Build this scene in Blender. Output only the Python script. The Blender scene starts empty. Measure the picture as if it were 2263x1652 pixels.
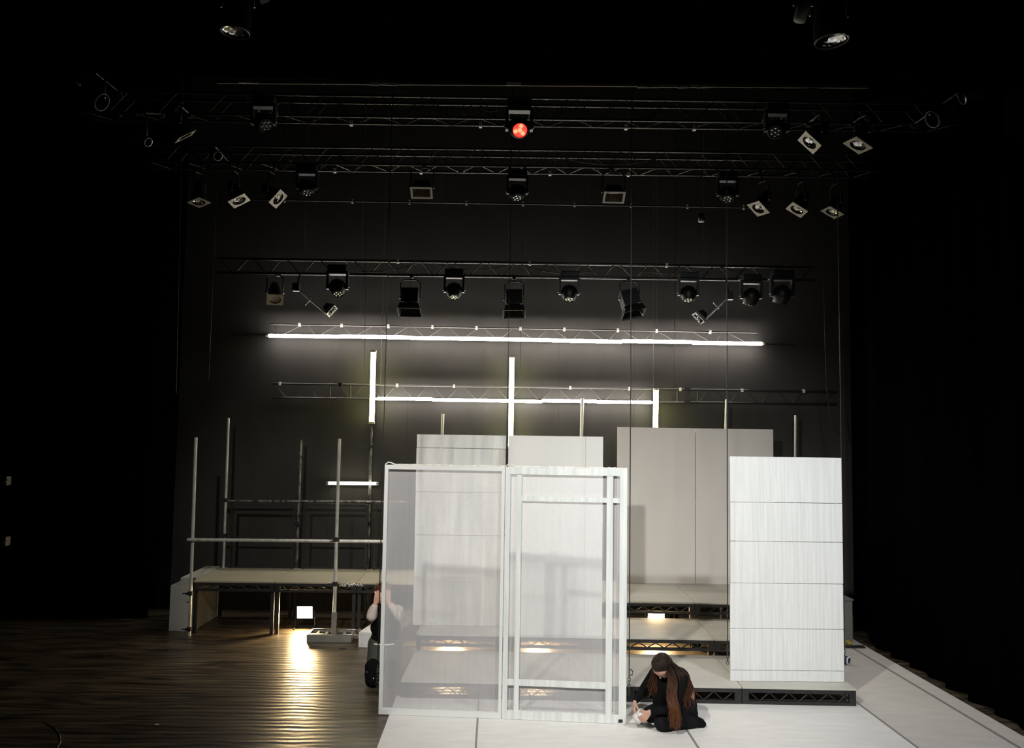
import bpy, bmesh, math, random
from mathutils import Vector, Matrix
random.seed(7)
S = bpy.context.scene
COL = S.collection

# ------------------------------------------------------------------ camera
F, CX, CY, CAMH = 1850.0, 1131.5, 826.0, 3.0
Yc = Vector((1095 - CX, -(960 - CY), -F)).normalized()
Zc = Vector((0.0165, 1, 0)); Zc = (Zc - Yc * Zc.dot(Yc)).normalized()
Xc = Yc.cross(Zc)
RC = Matrix((Xc, Yc, Zc))
cam_d = bpy.data.cameras.new('camera')
cam_d.sensor_fit = 'HORIZONTAL'; cam_d.sensor_width = 36.0
cam_d.lens = F * 36.0 / 2263.0
cam_d.clip_end = 200
cam = bpy.data.objects.new('camera', cam_d); COL.objects.link(cam)
cam.matrix_world = Matrix.Translation((0, 0, CAMH)) @ RC.to_4x4()
S.camera = cam

# ------------------------------------------------------------------ light and exposure
S.view_settings.view_transform = 'Standard'
S.view_settings.look = 'None'
S.view_settings.gamma = 1.0
S.view_settings.use_curve_mapping = False
S.view_settings.exposure = 0.0
W = bpy.data.worlds.new('world'); S.world = W; W.use_nodes = True
W.node_tree.nodes['Background'].inputs[0].default_value = (0.9, 0.95, 1.0, 1)
W.node_tree.nodes['Background'].inputs[1].default_value = 0.0012
S.cycles.use_denoising = True
S.cycles.max_bounces = 8
S.cycles.transparent_max_bounces = 16

def stage_spot(loc, target, power, col, deg, blend=0.9, rad=0.09):
    l = bpy.data.lights.new('stage_spot', 'SPOT'); l.energy = power; l.color = col
    l.spot_size = math.radians(deg); l.spot_blend = blend; l.shadow_soft_size = rad
    o = bpy.data.objects.new('stage_spot', l); COL.objects.link(o)
    o.location = loc
    o.rotation_euler = (Vector(target) - Vector(loc)).to_track_quat('-Z', 'Y').to_euler()
    return o
# the three front lights of the house, hung over the first rows in front of the stage
stage_spot((-1.8, 2.9, 6.5), (1.0, 10.0, 1.5), 2000, (1.0, 0.97, 0.91), 56)
stage_spot((2.3, 2.9, 6.5), (2.6, 12.0, 2.0), 680, (0.94, 0.99, 1.0), 50)
stage_spot((5.1, 2.9, 6.5), (2.9, 9.4, 0.4), 1250, (0.98, 0.98, 1.0), 58)
stage_spot((-3.2, 2.9, 6.5), (-2.7, 13.6, 1.0), 950, (1.0, 0.96, 0.90), 34)

# ------------------------------------------------------------------ helpers
def P(px, py, d):
    v = RC @ Vector((px - CX, -(py - CY), -F)); t = d / v.y
    return Vector((0, 0, CAMH)) + v * t
def PZ(px, py, z):
    v = RC @ Vector((px - CX, -(py - CY), -F)); t = (z - CAMH) / v.z
    return Vector((0, 0, CAMH)) + v * t
V = Vector
WM = {}

def ortho(a):
    a = a.normalized()
    h = V((0, 0, 1)) if abs(a.z) < 0.9 else V((1, 0, 0))
    u = a.cross(h).normalized()
    return a, u, a.cross(u)

class MB:
    """collects faces in world space; build() links them as one mesh object"""
    def __init__(s): s.v = []; s.f = []; s.sm = []
    def add(s, vs, fs, smooth=False):
        n = len(s.v); s.v += [V(q) for q in vs]
        for f in fs: s.f.append([n + i for i in f]); s.sm.append(smooth)
        return s
    def obox(s, c, ax, h):
        c = V(c); ax = [V(a).normalized() for a in ax]; vs = []
        for i in (-1, 1):
            for j in (-1, 1):
                for k in (-1, 1):
                    vs.append(c + ax[0] * (i * h[0]) + ax[1] * (j * h[1]) + ax[2] * (k * h[2]))
        return s.add(vs, [(0, 1, 3, 2), (4, 6, 7, 5), (0, 4, 5, 1), (2, 3, 7, 6), (0, 2, 6, 4), (1, 5, 7, 3)])
    def box(s, lo, hi):
        lo = V(lo); hi = V(hi)
        return s.obox((lo + hi) / 2, ((1, 0, 0), (0, 1, 0), (0, 0, 1)), (hi - lo) / 2)
    def bevbox(s, lo, hi, b):
        bm = bmesh.new(); bmesh.ops.create_cube(bm, size=1.0)
        lo = V(lo); hi = V(hi)
        for v in bm.verts: v.co = V([lo[i] + (v.co[i] + .5) * (hi[i] - lo[i]) for i in range(3)])
        bmesh.ops.bevel(bm, geom=bm.edges[:], offset=b, segments=2, affect='EDGES', profile=0.6)
        return s.bm(bm)
    def bm(s, bm, smooth=False, M=None):
        bm.verts.index_update()
        vs = [(M @ v.co) if M else v.co.copy() for v in bm.verts]
        s.add(vs, [[v.index for v in f.verts] for f in bm.faces], smooth); bm.free(); return s
    def cone(s, p0, p1, r0, r1, n=10, caps=True, smooth=True):
        p0 = V(p0); p1 = V(p1); a, u, w = ortho(p1 - p0); vs = []
        for p, r in ((p0, r0), (p1, r1)):
            for i in range(n):
                t = 2 * math.pi * i / n
                vs.append(p + u * (r * math.cos(t)) + w * (r * math.sin(t)))
        s.add(vs, [(i, (i + 1) % n, n + (i + 1) % n, n + i) for i in range(n)], smooth)
        if caps:
            s.add(vs[:n], [tuple(reversed(range(n)))]); s.add(vs[n:], [tuple(range(n))])
        return s
    def tube(s, p0, p1, r, n=8, caps=True): return s.cone(p0, p1, r, r, n, caps)
    def path(s, pts, r, n=6):
        pts = [V(p) for p in pts]; vs = []
        for i, p in enumerate(pts):
            d = pts[min(i + 1, len(pts) - 1)] - pts[max(i - 1, 0)]
            a, u, w = ortho(d); rr = r[i] if isinstance(r, (list, tuple)) else r
            for k in range(n):
                t = 2 * math.pi * k / n
                vs.append(p + u * (rr * math.cos(t)) + w * (rr * math.sin(t)))
        fs = []
        for i in range(len(pts) - 1):
            for k in range(n):
                fs.append((i * n + k, i * n + (k + 1) % n, (i + 1) * n + (k + 1) % n, (i + 1) * n + k))
        fs.append(tuple(reversed(range(n)))); fs.append(tuple(range((len(pts) - 1) * n, len(pts) * n)))
        return s.add(vs, fs, True)
    def lathe(s, o, axis, prof, n=16, smooth=True):
        """prof: (distance along axis, radius)"""
        o = V(o); a, u, w = ortho(V(axis)); vs = []; m = len(prof)
        for h, r in prof:
            for k in range(n):
                t = 2 * math.pi * k / n
                vs.append(o + a * h + u * (r * math.cos(t)) + w * (r * math.sin(t)))
        fs = [(i * n + k, i * n + (k + 1) % n, (i + 1) * n + (k + 1) % n, (i + 1) * n + k) for i in range(m - 1) for k in range(n)]
        return s.add(vs, fs, smooth)
    def ball(s, c, r, seg=10, sc=(1, 1, 1)):
        bm = bmesh.new(); bmesh.ops.create_uvsphere(bm, u_segments=seg, v_segments=max(5, seg // 2 + 1), radius=r)
        return s.bm(bm, True, Matrix.Translation(V(c)) @ Matrix.Diagonal((*sc, 1)))
    def build(s, name, mat, parent=None, kind=None, label=None):
        me = bpy.data.meshes.new(name)
        inv = WM[parent.name].inverted() if parent is not None else None
        me.from_pydata([tuple(inv @ v) if inv else tuple(v) for v in s.v], [], s.f)
        me.polygons.foreach_set('use_smooth', s.sm)
        bm = bmesh.new(); bm.from_mesh(me); bmesh.ops.recalc_face_normals(bm, faces=bm.faces); bm.to_mesh(me); bm.free()
        me.materials.append(mat); me.update()
        o = bpy.data.objects.new(name, me); COL.objects.link(o)
        if parent is not None: o.parent = parent; WM[o.name] = WM[parent.name]
        else: WM[o.name] = Matrix.Identity(4)
        if kind: o['kind'] = kind
        if label: o['label'] = label
        return o

def thing(name, label, cat, loc, group=None):
    o = bpy.data.objects.new(name, None); COL.objects.link(o)
    o.empty_display_size = 0.1
    o.location = loc; WM[o.name] = Matrix.Translation(V(loc))
    o['label'] = label; o['category'] = cat
    if group: o['group'] = group
    return o
def tag(o, label, cat, group=None):
    o['label'] = label; o['category'] = cat
    if group: o['group'] = group
    return o

# ------------------------------------------------------------------ materials
def new_mat(name):
    m = bpy.data.materials.new(name); m.use_nodes = True
    return m, m.node_tree.nodes, m.node_tree.links, m.node_tree.nodes['Principled BSDF']
def mat(name, col, rough=0.6, metal=0.0, var=0.0, scale=(8, 8, 8), bump=0.0, spec=None, detail=4, col2=None):
    m, N, L, B = new_mat(name)
    B.inputs['Roughness'].default_value = rough; B.inputs['Metallic'].default_value = metal
    if spec is not None: B.inputs['Specular IOR Level'].default_value = spec
    B.inputs['Base Color'].default_value = (*col, 1)
    if var or bump:
        tc = N.new('ShaderNodeTexCoord'); mp = N.new('ShaderNodeMapping'); nz = N.new('ShaderNodeTexNoise')
        mp.inputs['Scale'].default_value = scale; nz.inputs['Scale'].default_value = 1.0; nz.inputs['Detail'].default_value = detail
        L.new(tc.outputs['Object'], mp.inputs[0]); L.new(mp.outputs[0], nz.inputs['Vector'])
        if var:
            rp = N.new('ShaderNodeValToRGB')
            c2 = col2 or tuple(c * (1 - var) for c in col)
            rp.color_ramp.elements[0].color = (*c2, 1); rp.color_ramp.elements[0].position = 0.35
            rp.color_ramp.elements[1].color = (*col, 1); rp.color_ramp.elements[1].position = 0.62
            L.new(nz.outputs['Fac'], rp.inputs[0]); L.new(rp.outputs[0], B.inputs['Base Color'])
        if bump:
            bp = N.new('ShaderNodeBump'); bp.inputs['Strength'].default_value = bump; bp.inputs['Distance'].default_value = 0.02
            L.new(nz.outputs['Fac'], bp.inputs['Height']); L.new(bp.outputs[0], B.inputs['Normal'])
    return m
def emit(name, col, st):
    m, N, L, B = new_mat(name)
    B.inputs['Base Color'].default_value = (0.8, 0.8, 0.8, 1)
    B.inputs['Emission Color'].default_value = (*col, 1); B.inputs['Emission Strength'].default_value = st
    return m

M_black = mat('black_paint', (0.012, 0.012, 0.012), 0.55)
M_cloth = mat('black_serge', (0.0022, 0.0024, 0.003), 0.98, var=0.4, scale=(3, 3, 0.5), spec=0.0)
M_wall = mat('dark_back_wall', (0.050, 0.048, 0.044), 0.85, var=0.15, scale=(2, 2, 1.2), spec=0.15)
M_ceil = mat('ceiling_black', (0.005, 0.005, 0.005), 0.95, spec=0.05)
M_steel = mat('black_steel', (0.02, 0.02, 0.021), 0.45, var=0.4, scale=(20, 20, 20))
M_truss = mat('truss_aluminium', (0.10, 0.095, 0.09), 0.28, metal=0.85)
M_galv = mat('galvanised_tube', (0.75, 0.74, 0.69), 0.38, metal=0.4, var=0.3, scale=(14, 14, 5))
M_worn = mat('worn_black_tube', (0.30, 0.29, 0.27), 0.45, metal=0.5, var=0.9, scale=(20, 20, 9), col2=(0.015, 0.015, 0.014))
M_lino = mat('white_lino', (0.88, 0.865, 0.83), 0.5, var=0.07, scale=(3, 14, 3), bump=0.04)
M_lino2 = mat('dim_light_lino', (0.68, 0.645, 0.60), 0.55, var=0.08, scale=(3, 9, 3))  # darker copy of the white lino: light fading rightward put into the colour
M_seam = mat('seam_tape', (0.28, 0.27, 0.25), 0.6)
M_deck = mat('deck_top', (0.55, 0.53, 0.475), 0.6, var=0.1, scale=(2, 5, 2))
M_deckL = mat('deck_top_cream', (0.42, 0.38, 0.275), 0.6, var=0.1, scale=(2, 5, 2))
M_box = mat('white_box_paint', (0.75, 0.75, 0.74), 0.55, var=0.05, scale=(5, 5, 5))
M_step = mat('step_paint', (0.50, 0.50, 0.45), 0.6, var=0.1, scale=(5, 5, 5))
M_grey = mat('grey_plywood', (0.22, 0.215, 0.20), 0.7, var=0.2, scale=(4, 4, 2))
M_flat = mat('flat_white', (0.78, 0.775, 0.74), 0.6, var=0.04, scale=(2, 2, 0.6))
M_flatback = mat('flat_grey_white', (0.70, 0.66, 0.615), 0.6, var=0.05, scale=(2.5, 2.5, 1.0))
M_brush = mat('brushed_white_board', (0.83, 0.845, 0.83), 0.6, var=0.12, scale=(60, 60, 1.6), bump=0.25, detail=6)
M_streak = mat('streaked_white_board', (0.80, 0.795, 0.76), 0.6, var=0.26, scale=(9, 9, 0.9), bump=0.1, detail=7, col2=(0.58, 0.59, 0.58))
M_alu = mat('white_frame_bar', (0.80, 0.81, 0.80), 0.45)
M_timber = mat('painted_timber', (0.84, 0.86, 0.84), 0.55, var=0.12, scale=(22, 22, 1.3), bump=0.1, detail=6, col2=(0.68, 0.72, 0.71))
M_cable = mat('black_cable', (0.01, 0.01, 0.01), 0.5)
M_wire = mat('steel_wire', (0.10, 0.10, 0.095), 0.5, metal=0.6)
M_fix = mat('fixture_black', (0.007, 0.007, 0.007), 0.45)
M_gel = mat('gel_frame_metal', (0.33, 0.30, 0.26), 0.5, metal=0.5, var=0.2, scale=(20, 20, 20))
M_mirror = mat('lens_reflector', (0.85, 0.85, 0.85), 0.10, metal=1.0)
M_lens = mat('led_lens', (0.80, 0.80, 0.82), 0.06, metal=0.9)
M_chrome = mat('bright_hardware', (0.55, 0.55, 0.55), 0.25, metal=0.9)
M_ring = mat('dark_rim', (0.09, 0.085, 0.08), 0.5)
M_clamp = mat('pale_clamp', (0.75, 0.72, 0.62), 0.5)
M_tape = mat('white_tape', (0.88, 0.86, 0.78), 0.7, var=0.25, scale=(20, 20, 20))
M_hem = mat('hem_webbing', (0.09, 0.07, 0.045), 0.8)
M_skin = mat('skin', (0.60, 0.34, 0.25), 0.5)
M_knit = mat('black_knit', (0.005, 0.005, 0.006), 0.85, spec=0.12, bump=0.15, scale=(60, 60, 60))
M_trous = mat('black_trousers', (0.007, 0.007, 0.009), 0.85, spec=0.15, bump=0.2, scale=(18, 18, 18))
M_olive = mat('olive_trousers', (0.045, 0.052, 0.040), 0.8, bump=0.2, scale=(18, 18, 18))
M_sleeve = mat('pale_sleeve', (0.62, 0.53, 0.49), 0.8, bump=0.2, scale=(20, 20, 20))
M_hairred = mat('auburn_hair', (0.16, 0.06, 0.022), 0.45, var=0.6, scale=(60, 60, 8))
M_eye = mat('eye_white', (0.7, 0.7, 0.7), 0.3)
M_navy = mat('navy_roll', (0.015, 0.02, 0.09), 0.4)
M_yel = mat('yellow_tape', (0.45, 0.34, 0.08), 0.6)
M_foil = mat('crumpled_foil', (0.6, 0.6, 0.58), 0.25, metal=0.9)

# black stage floor: dark vinyl with a brown scuffed grain and long low ripples
M_floor, N, L, B = new_mat('black_stage_floor')
tc = N.new('ShaderNodeTexCoord')
mp = N.new('ShaderNodeMapping'); mp.inputs['Scale'].default_value = (1.3, 7.5, 1)
n1 = N.new('ShaderNodeTexNoise'); n1.inputs['Scale'].default_value = 1.0; n1.inputs['Detail'].default_value = 9; n1.inputs['Roughness'].default_value = 0.62; n1.inputs['Distortion'].default_value = 0.8
L.new(tc.outputs['Object'], mp.inputs[0]); L.new(mp.outputs[0], n1.inputs['Vector'])
rp = N.new('ShaderNodeValToRGB')
rp.color_ramp.elements[0].position = 0.36; rp.color_ramp.elements[0].color = (0.010, 0.0082, 0.0065, 1)
rp.color_ramp.elements[1].position = 0.70; rp.color_ramp.elements[1].color = (0.14, 0.108, 0.074, 1)
L.new(n1.outputs['Fac'], rp.inputs[0]); L.new(rp.outputs[0], B.inputs['Base Color'])
mp2 = N.new('ShaderNodeMapping'); mp2.inputs['Scale'].default_value = (0.7, 9, 1)
wv = N.new('ShaderNodeTexWave'); wv.wave_type = 'BANDS'; wv.bands_direction = 'Y'; wv.inputs['Scale'].default_value = 2.9; wv.inputs['Distortion'].default_value = 4.5; wv.inputs['Detail'].default_value = 2; wv.inputs['Detail Scale'].default_value = 0.6
L.new(tc.outputs['Object'], wv.inputs['Vector'])
n2 = N.new('ShaderNodeTexNoise'); n2.inputs['Scale'].default_value = 1.0; n2.inputs['Detail'].default_value = 3
L.new(tc.outputs['Object'], mp2.inputs[0]); L.new(mp2.outputs[0], n2.inputs['Vector'])
bp = N.new('ShaderNodeBump'); bp.inputs['Strength'].default_value = 0.55; bp.inputs['Distance'].default_value = 0.02
L.new(n2.outputs['Fac'], bp.inputs['Height'])
bp2 = N.new('ShaderNodeBump'); bp2.inputs['Strength'].default_value = 0.20; bp2.inputs['Distance'].default_value = 0.012
L.new(wv.outputs['Fac'], bp2.inputs['Height']); L.new(bp.outputs[0], bp2.inputs['Normal']); L.new(bp2.outputs[0], B.inputs['Normal'])
B.inputs['Roughness'].default_value = 0.38; B.inputs['Specular IOR Level'].default_value = 0.45

# white gauze: an open weave that lets about half the light through
M_gauze, N, L, B = new_mat('white_gauze')
B.inputs['Base Color'].default_value = (0.86, 0.85, 0.87, 1); B.inputs['Roughness'].default_value = 0.8
out = N['Material Output']; tr = N.new('ShaderNodeBsdfTransparent'); mx = N.new('ShaderNodeMixShader')
tc = N.new('ShaderNodeTexCoord'); mp = N.new('ShaderNodeMapping'); mp.inputs['Scale'].default_value = (26, 26, 2.0)
nz = N.new('ShaderNodeTexNoise'); nz.inputs['Scale'].default_value = 1.0; nz.inputs['Detail'].default_value = 3
rg = N.new('ShaderNodeMapRange'); rg.inputs['To Min'].default_value = 0.40; rg.inputs['To Max'].default_value = 0.47
L.new(tc.outputs['Object'], mp.inputs[0]); L.new(mp.outputs[0], nz.inputs['Vector']); L.new(nz.outputs['Fac'], rg.inputs['Value'])
L.new(rg.outputs[0], mx.inputs[0]); L.new(tr.outputs[0], mx.inputs[1]); L.new(B.outputs[0], mx.inputs[2]); L.new(mx.outputs[0], out.inputs[0])

# long hair: dark brown at the roots, auburn towards the ends
M_hair, N, L, B = new_mat('long_brown_hair')
tc = N.new('ShaderNodeTexCoord'); sp = N.new('ShaderNodeSeparateXYZ'); rp = N.new('ShaderNodeValToRGB')
L.new(tc.outputs['Object'], sp.inputs[0]); L.new(sp.outputs['Z'], rp.inputs[0])
rp.color_ramp.elements[0].position = 0.18; rp.color_ramp.elements[0].color = (0.16, 0.058, 0.024, 1)
rp.color_ramp.elements[1].position = 0.62; rp.color_ramp.elements[1].color = (0.020, 0.012, 0.008, 1)
L.new(rp.outputs[0], B.inputs['Base Color']); B.inputs['Roughness'].default_value = 0.45; B.inputs['Specular IOR Level'].default_value = 0.25

M_led = emit('cool_led_strip', (1.0, 0.93, 0.90), 46)
M_tubeY = emit('warm_tube_glow', (1.0, 1.0, 0.38), 25)
M_cover = mat('tube_cap', (0.75, 0.74, 0.5), 0.5)
M_tubeW = emit('white_tube_glow', (1.0, 0.98, 0.75), 17)
M_flood = emit('halogen_face', (1.0, 0.72, 0.36), 450)
M_red = emit('red_led', (1.0, 0.02, 0.015), 1.5)
M_redcore = emit('red_led_core', (1.0, 0.13, 0.06), 4.0)

# ------------------------------------------------------------------ the setting
WALLY = 14.40
MB().box((-9, -0.5, -0.1), (9, WALLY + 0.2, 0)).build('floor', M_floor, kind='structure')
MB().box((-9, -0.5, 9.5), (9, WALLY + 0.2, 9.7)).build('ceiling', M_ceil, kind='structure')
MB().box((-9.2, -0.5, 0), (-9, WALLY + 0.2, 9.5)).build('wall_left', M_ceil, kind='structure')
MB().box((9, -0.5, 0), (9.2, WALLY + 0.2, 9.5)).build('wall_right', M_ceil, kind='structure')
wb = MB().box((-9, WALLY + 0.03, 0), (9, WALLY + 0.2, 9.5)).build('wall_back', M_ceil, kind='structure')
for i in range(9):
    x0 = -5.42 + i * 1.3
    MB().box((x0 + 0.001, WALLY, 0.0), (x0 + 1.299, WALLY + 0.03, 9.45)).build('panel', M_wall, wb)

def drape(name, x0, y0, x1, y1, z0, z1, label, cat, waves=10, amp=0.07, parent=None, th=0.012):
    """hanging cloth with folds between two floor points"""
    a = V((x0, y0, 0)); b = V((x1, y1, 0)); t = (b - a).normalized(); n = V((-t.y, t.x, 0)); m = waves * 8; vs = []; fs = []
    ln = (b - a).length
    for side in (0, 1):
        for j in range(2):
            z = (z0, z1)[j]
            for i in range(m + 1):
                u = i / m
                k = amp * math.sin(u * waves * 2 * math.pi) + 0.4 * amp * math.sin(u * waves * 4.7 + 1)
                p = a + t * (u * ln) + n * (k + side * th); vs.append((p.x, p.y, z))
    w = m + 1
    for side in (0, 1):
        o = side * 2 * w
        for i in range(m): fs.append((o + i, o + i + 1, o + w + i + 1, o + w + i))
    for j in (0, 1):
        for i in range(m): fs.append((j * w + i, j * w + i + 1, 2 * w + j * w + i + 1, 2 * w + j * w + i))
    q = MB().add(vs, fs, True)
    o = q.build(name, M_cloth, parent)
    if label: tag(o, label, cat)
    return o
drape('side_curtain', 5.62, 4.0, 5.62, 12.6, 0.0, 6.05, 'black side curtain hanging along the right edge of the white floor sheets', 'curtain', 18, 0.05)
drape('wing_curtain', 5.7, 13.3, 8.6, 13.3, 0.0, 8.0, 'black wing curtain beside the back wall, beyond the dark platform', 'curtain', 7, 0.06)
drape('wing_curtain', -8.6, 13.7, -5.5, 13.7, 0.0, 8.0, 'black wing curtain left of the back wall, behind the step unit', 'curtain', 7, 0.06)
drape('wing_curtain', -8.8, 10.3, -6.1, 10.3, 0.0, 8.0, 'black wing curtain in the dark beside the black floor, nearest of the left wings', 'curtain', 7, 0.06)
bc = thing('border_curtain', 'black border curtain across the top with taped brown hem', 'curtain', (0, 8.6, 6.6))
zb = P(1131, 190, 8.6).z
drape('cloth', -8.6, 8.6, 8.6, 8.6, zb + 0.03, 9.45, None, None, 30, 0.02, bc)
hl, hr = P(480, 181, 8.57), P(1920, 192, 8.57)
MB().obox((hl + hr) / 2, (hr - hl, (0, 1, 0), (0, 0, 1)), ((hr - hl).length / 2, 0.012, 0.017)).build('hem', M_hem, bc)
def hem_tape(xa, xb, ya, yb, n=1, w=0.017):
    q = MB(); a = P(xa, ya, 8.545); b = P(xb, yb, 8.545)
    for i in range(n):
        u0, u1 = i / n, (i + 1) / n + (0.3 / n if n > 1 else 0)
        c = a.lerp(b, (u0 + u1) / 2); hw = (b - a).length * (u1 - u0) / 2
        q.obox(c + V((0, 0, random.uniform(-.006, .006) if n > 1 else 0)), (b - a + V((0, 0, random.uniform(-.04, .04) if n > 1 else 0)), (0, 1, 0), (0, 0, 1)), (hw, 0.004, w * random.uniform(.7, 1.1)))
    q.build('tape', M_tape, bc)
hem_tape(817, 839, 185, 186); hem_tape(844, 879, 185, 187); hem_tape(1119, 1151, 185, 186); hem_tape(1409, 1562, 191, 191, 7, 0.013)
hem_tape(169, 177, 183, 187, 1, 0.02); hem_tape(528, 570, 182, 184, 1, 0.008)
bc2 = thing('pipe_batten', 'bare black pipe batten with small hooks, hung behind the middle lighting truss', 'batten', (0, 12.2, 6.4))
bat = [P(560, 441, 12.2), P(1700, 459, 12.2)]
MB().tube(bat[0], bat[1], 0.012).build('pipe', M_steel, bc2)
for u in (0.06, 0.19, 0.30, 0.41, 0.52, 0.62, 0.73, 0.84, 0.95):
    q = bat[0].lerp(bat[1], u); MB().tube(q + V((0, 0, -.03)), q + V((0, 0, .03)), 0.014).build('hook', M_clamp, bc2)
for u in (.1, .37, .64, .9):
    q = bat[0].lerp(bat[1], u); MB().tube(q, (q.x, q.y, 9.495), .004, 5).build('hanger', M_cable, bc2)

# white floor sheets: a covering of loose-laid rolls
fc = thing('floor_covering', 'white vinyl floor sheets laid over the black stage in front of the decks', 'floor covering', (1.9, 8, 0))
def sheet(x0, x1, y0, y1, m=M_lino, z=0.006):
    MB().box((x0 + .006, y0, 0.0008), (x1 - .006, y1, z)).build('sheet', m, fc)
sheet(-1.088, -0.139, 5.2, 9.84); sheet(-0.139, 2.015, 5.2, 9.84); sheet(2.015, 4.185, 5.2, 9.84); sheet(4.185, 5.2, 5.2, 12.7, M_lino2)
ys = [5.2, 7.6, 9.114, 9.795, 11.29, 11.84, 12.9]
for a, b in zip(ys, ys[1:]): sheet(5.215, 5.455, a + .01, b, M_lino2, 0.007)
for x, w in ((-0.139, .010), (2.015, .012), (4.185, .014), (5.208, .02)):
    MB().box((x - w, 5.2, 0.0062), (x + w, 9.6 if x < 4 else 12.6, 0.0085)).build('seam_strip', M_seam, fc, label='grey tape over the joint')

# ------------------------------------------------------------------ steel decks
def truss_web(q, a, b, zt, zb_, n, r=0.008):
    """zigzag of thin bars between two heights, from a to b (xy)"""
    for i in range(n):
        p0 = a.lerp(b, i / n); p1 = a.lerp(b, (i + .5) / n); p2 = a.lerp(b, (i + 1) / n)
        q.tube((p0.x, p0.y, zt), (p1.x, p1.y, zb_), r, 6); q.tube((p1.x, p1.y, zb_), (p2.x, p2.y, zt), r, 6)
def steel_deck(x0, x1, y0, y1, zt, label, group, top=M_deck, depth=0.19, legs=True, n=5, web=True, baselow=0.0):
    t = thing('stage_deck', label, 'stage deck', ((x0 + x1) / 2, (y0 + y1) / 2, baselow), group)
    x0 += .004; x1 -= .004; y1 -= .004
    MB().bevbox((x0, y0 - .004, zt - .022), (x1, y1, zt), 0.003).build('top_board', top, t)
    MB().box((x0, y0, zt - .065), (x1, y0 + .04, zt - .022)).build('top_rail', M_steel, t)
    MB().box((x0, y0, zt - depth), (x1, y0 + .04, zt - depth + .035)).build('bottom_rail', M_steel, t)
    q = MB(); truss_web(q, V((x0 + .09, y0 + .02, 0)), V((x1 - .09, y0 + .02, 0)), zt - .065, zt - depth + .03, n); q.build('lattice', M_steel, t)
    for x in (x0, x1 - .075):
        MB().box((x, y0 + .001, zt - depth + .035), (x + .075, y0 + .045, zt - .065)).build('corner_plate', M_steel, t)
    MB().box((x0, y1 - .04, zt - (depth if legs else .07)), (x1, y1, zt - .022)).build('back_rail', M_steel, t)
    for x in (x0, x1 - .03):
        MB().box((x, y0 + .045, zt - .075), (x + .03, y1 - .04, zt - .022)).build('side_rail', M_steel, t)
    if legs:
        for x in (x0 + .012, x1 - .06):
            for y in (y0 + .05, y1 - .1):
                MB().box((x, y, baselow), (x + .048, y + .048, zt - .076)).build('leg', M_steel, t)
    return t
GX = [-1.035, .255, 1.545, 2.835, 4.125]
Y1, Y2, Y3, Y4 = 9.69, 11.04, 12.24, 13.95
rows = []
nm = ['leftmost, behind the left half of the gauze', 'second from the left, behind the gauze', 'behind the kneeling woman in black', 'rightmost, carrying the free-standing white flat']
for i in range(4): rows.append(steel_deck(GX[i], GX[i + 1], Y1, Y2 - .004, .20, 'low steel deck of the bottom step, ' + nm[i], 'decks of the bottom step', depth=0.19, legs=False, baselow=.01))
nm = ['leftmost, under the streaked white flat', 'second from the left, under the plain white flat', 'with lit lattice in the open gap beside the gauze', 'rightmost, mostly hidden by the free-standing flat']
for i in range(4): rows.append(steel_deck(GX[i], GX[i + 1], Y2, Y3 - .004, .408, 'steel deck of the middle step, ' + nm[i], 'decks of the middle step', depth=.16))
nm = ['leftmost, hidden behind gauze and flat', 'above the visible work light', 'rightmost, behind the free-standing flat']
for i in range(3): rows.append(steel_deck(GX[i + 1], GX[i + 2], Y3, Y4, .636, 'steel deck of the top step, ' + nm[i], 'decks of the top step', depth=.17))
# the whole stepped block stands at a slight angle to the stage front
ANG = -.03; PIV = V((1.54, 9.69, 0)); RZ_ = Matrix.Rotation(ANG, 3, 'Z')
for t in rows:
    t.location = PIV + RZ_ @ (V(t.location) - PIV); t.rotation_euler.z = ANG
# raised platform on the left
PX = [-4.45, -3.24, -2.03, -.82]
PZT, PF, PB = .775, 12.68, 13.95
nm = ['leftmost, beside the step unit', 'middle one, above the glaring work light', 'rightmost, half behind the gauze']
plat = []
for i in range(3):
    plat.append(steel_deck(PX[i], PX[i + 1], PF, PB, PZT, 'tall cream-topped steel deck of the left platform, ' + nm[i], 'decks of the left platform', M_deckL, .15))
q = MB()
for k in range(26):
    a = P(752 + k * 2, 1285, 12.66) + V((0, 0, random.uniform(-.065, -.03))); q.ball(a, random.uniform(.012, .022), 6, (1, .5, random.uniform(.6, 1.4)))
q.build('foil_wrap', M_foil, plat[2], label='crumpled foil stuck to the front edge')

# step unit at the left end of the platform
st = thing('step_unit', 'narrow pale step unit at the left end of the raised platform', 'steps', (-4.65, 13.3, 0))
MB().bevbox((-4.69, 12.85, 0), (-4.465, 13.95, .79), .004).build('upper_step', M_step, st)
MB().bevbox((-4.84, 12.87, 0), (-4.692, 13.95, .67), .004).build('lower_step', M_step, st)
MB().obox((-4.457, 13.35, .40), ((0, .8, -.6), (1, 0, 0), (0, .6, .8)), (.40, .008, .03)).build('brace', M_deckL, st)
# dark block at the far right, its side just visible past the free-standing flat
bl = thing('platform_block', 'dark grey platform block on the floor sheet behind the free-standing flat', 'platform', (4.9, 13.1, 0))
MB().bevbox((4.5, 12.66, 0.008), (5.39, 13.6, .60), .004).build('body', M_grey, bl)
MB().bevbox((4.48, 12.64, .60), (5.40, 13.6, .625), .004).build('top_board', M_grey, bl)

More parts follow.
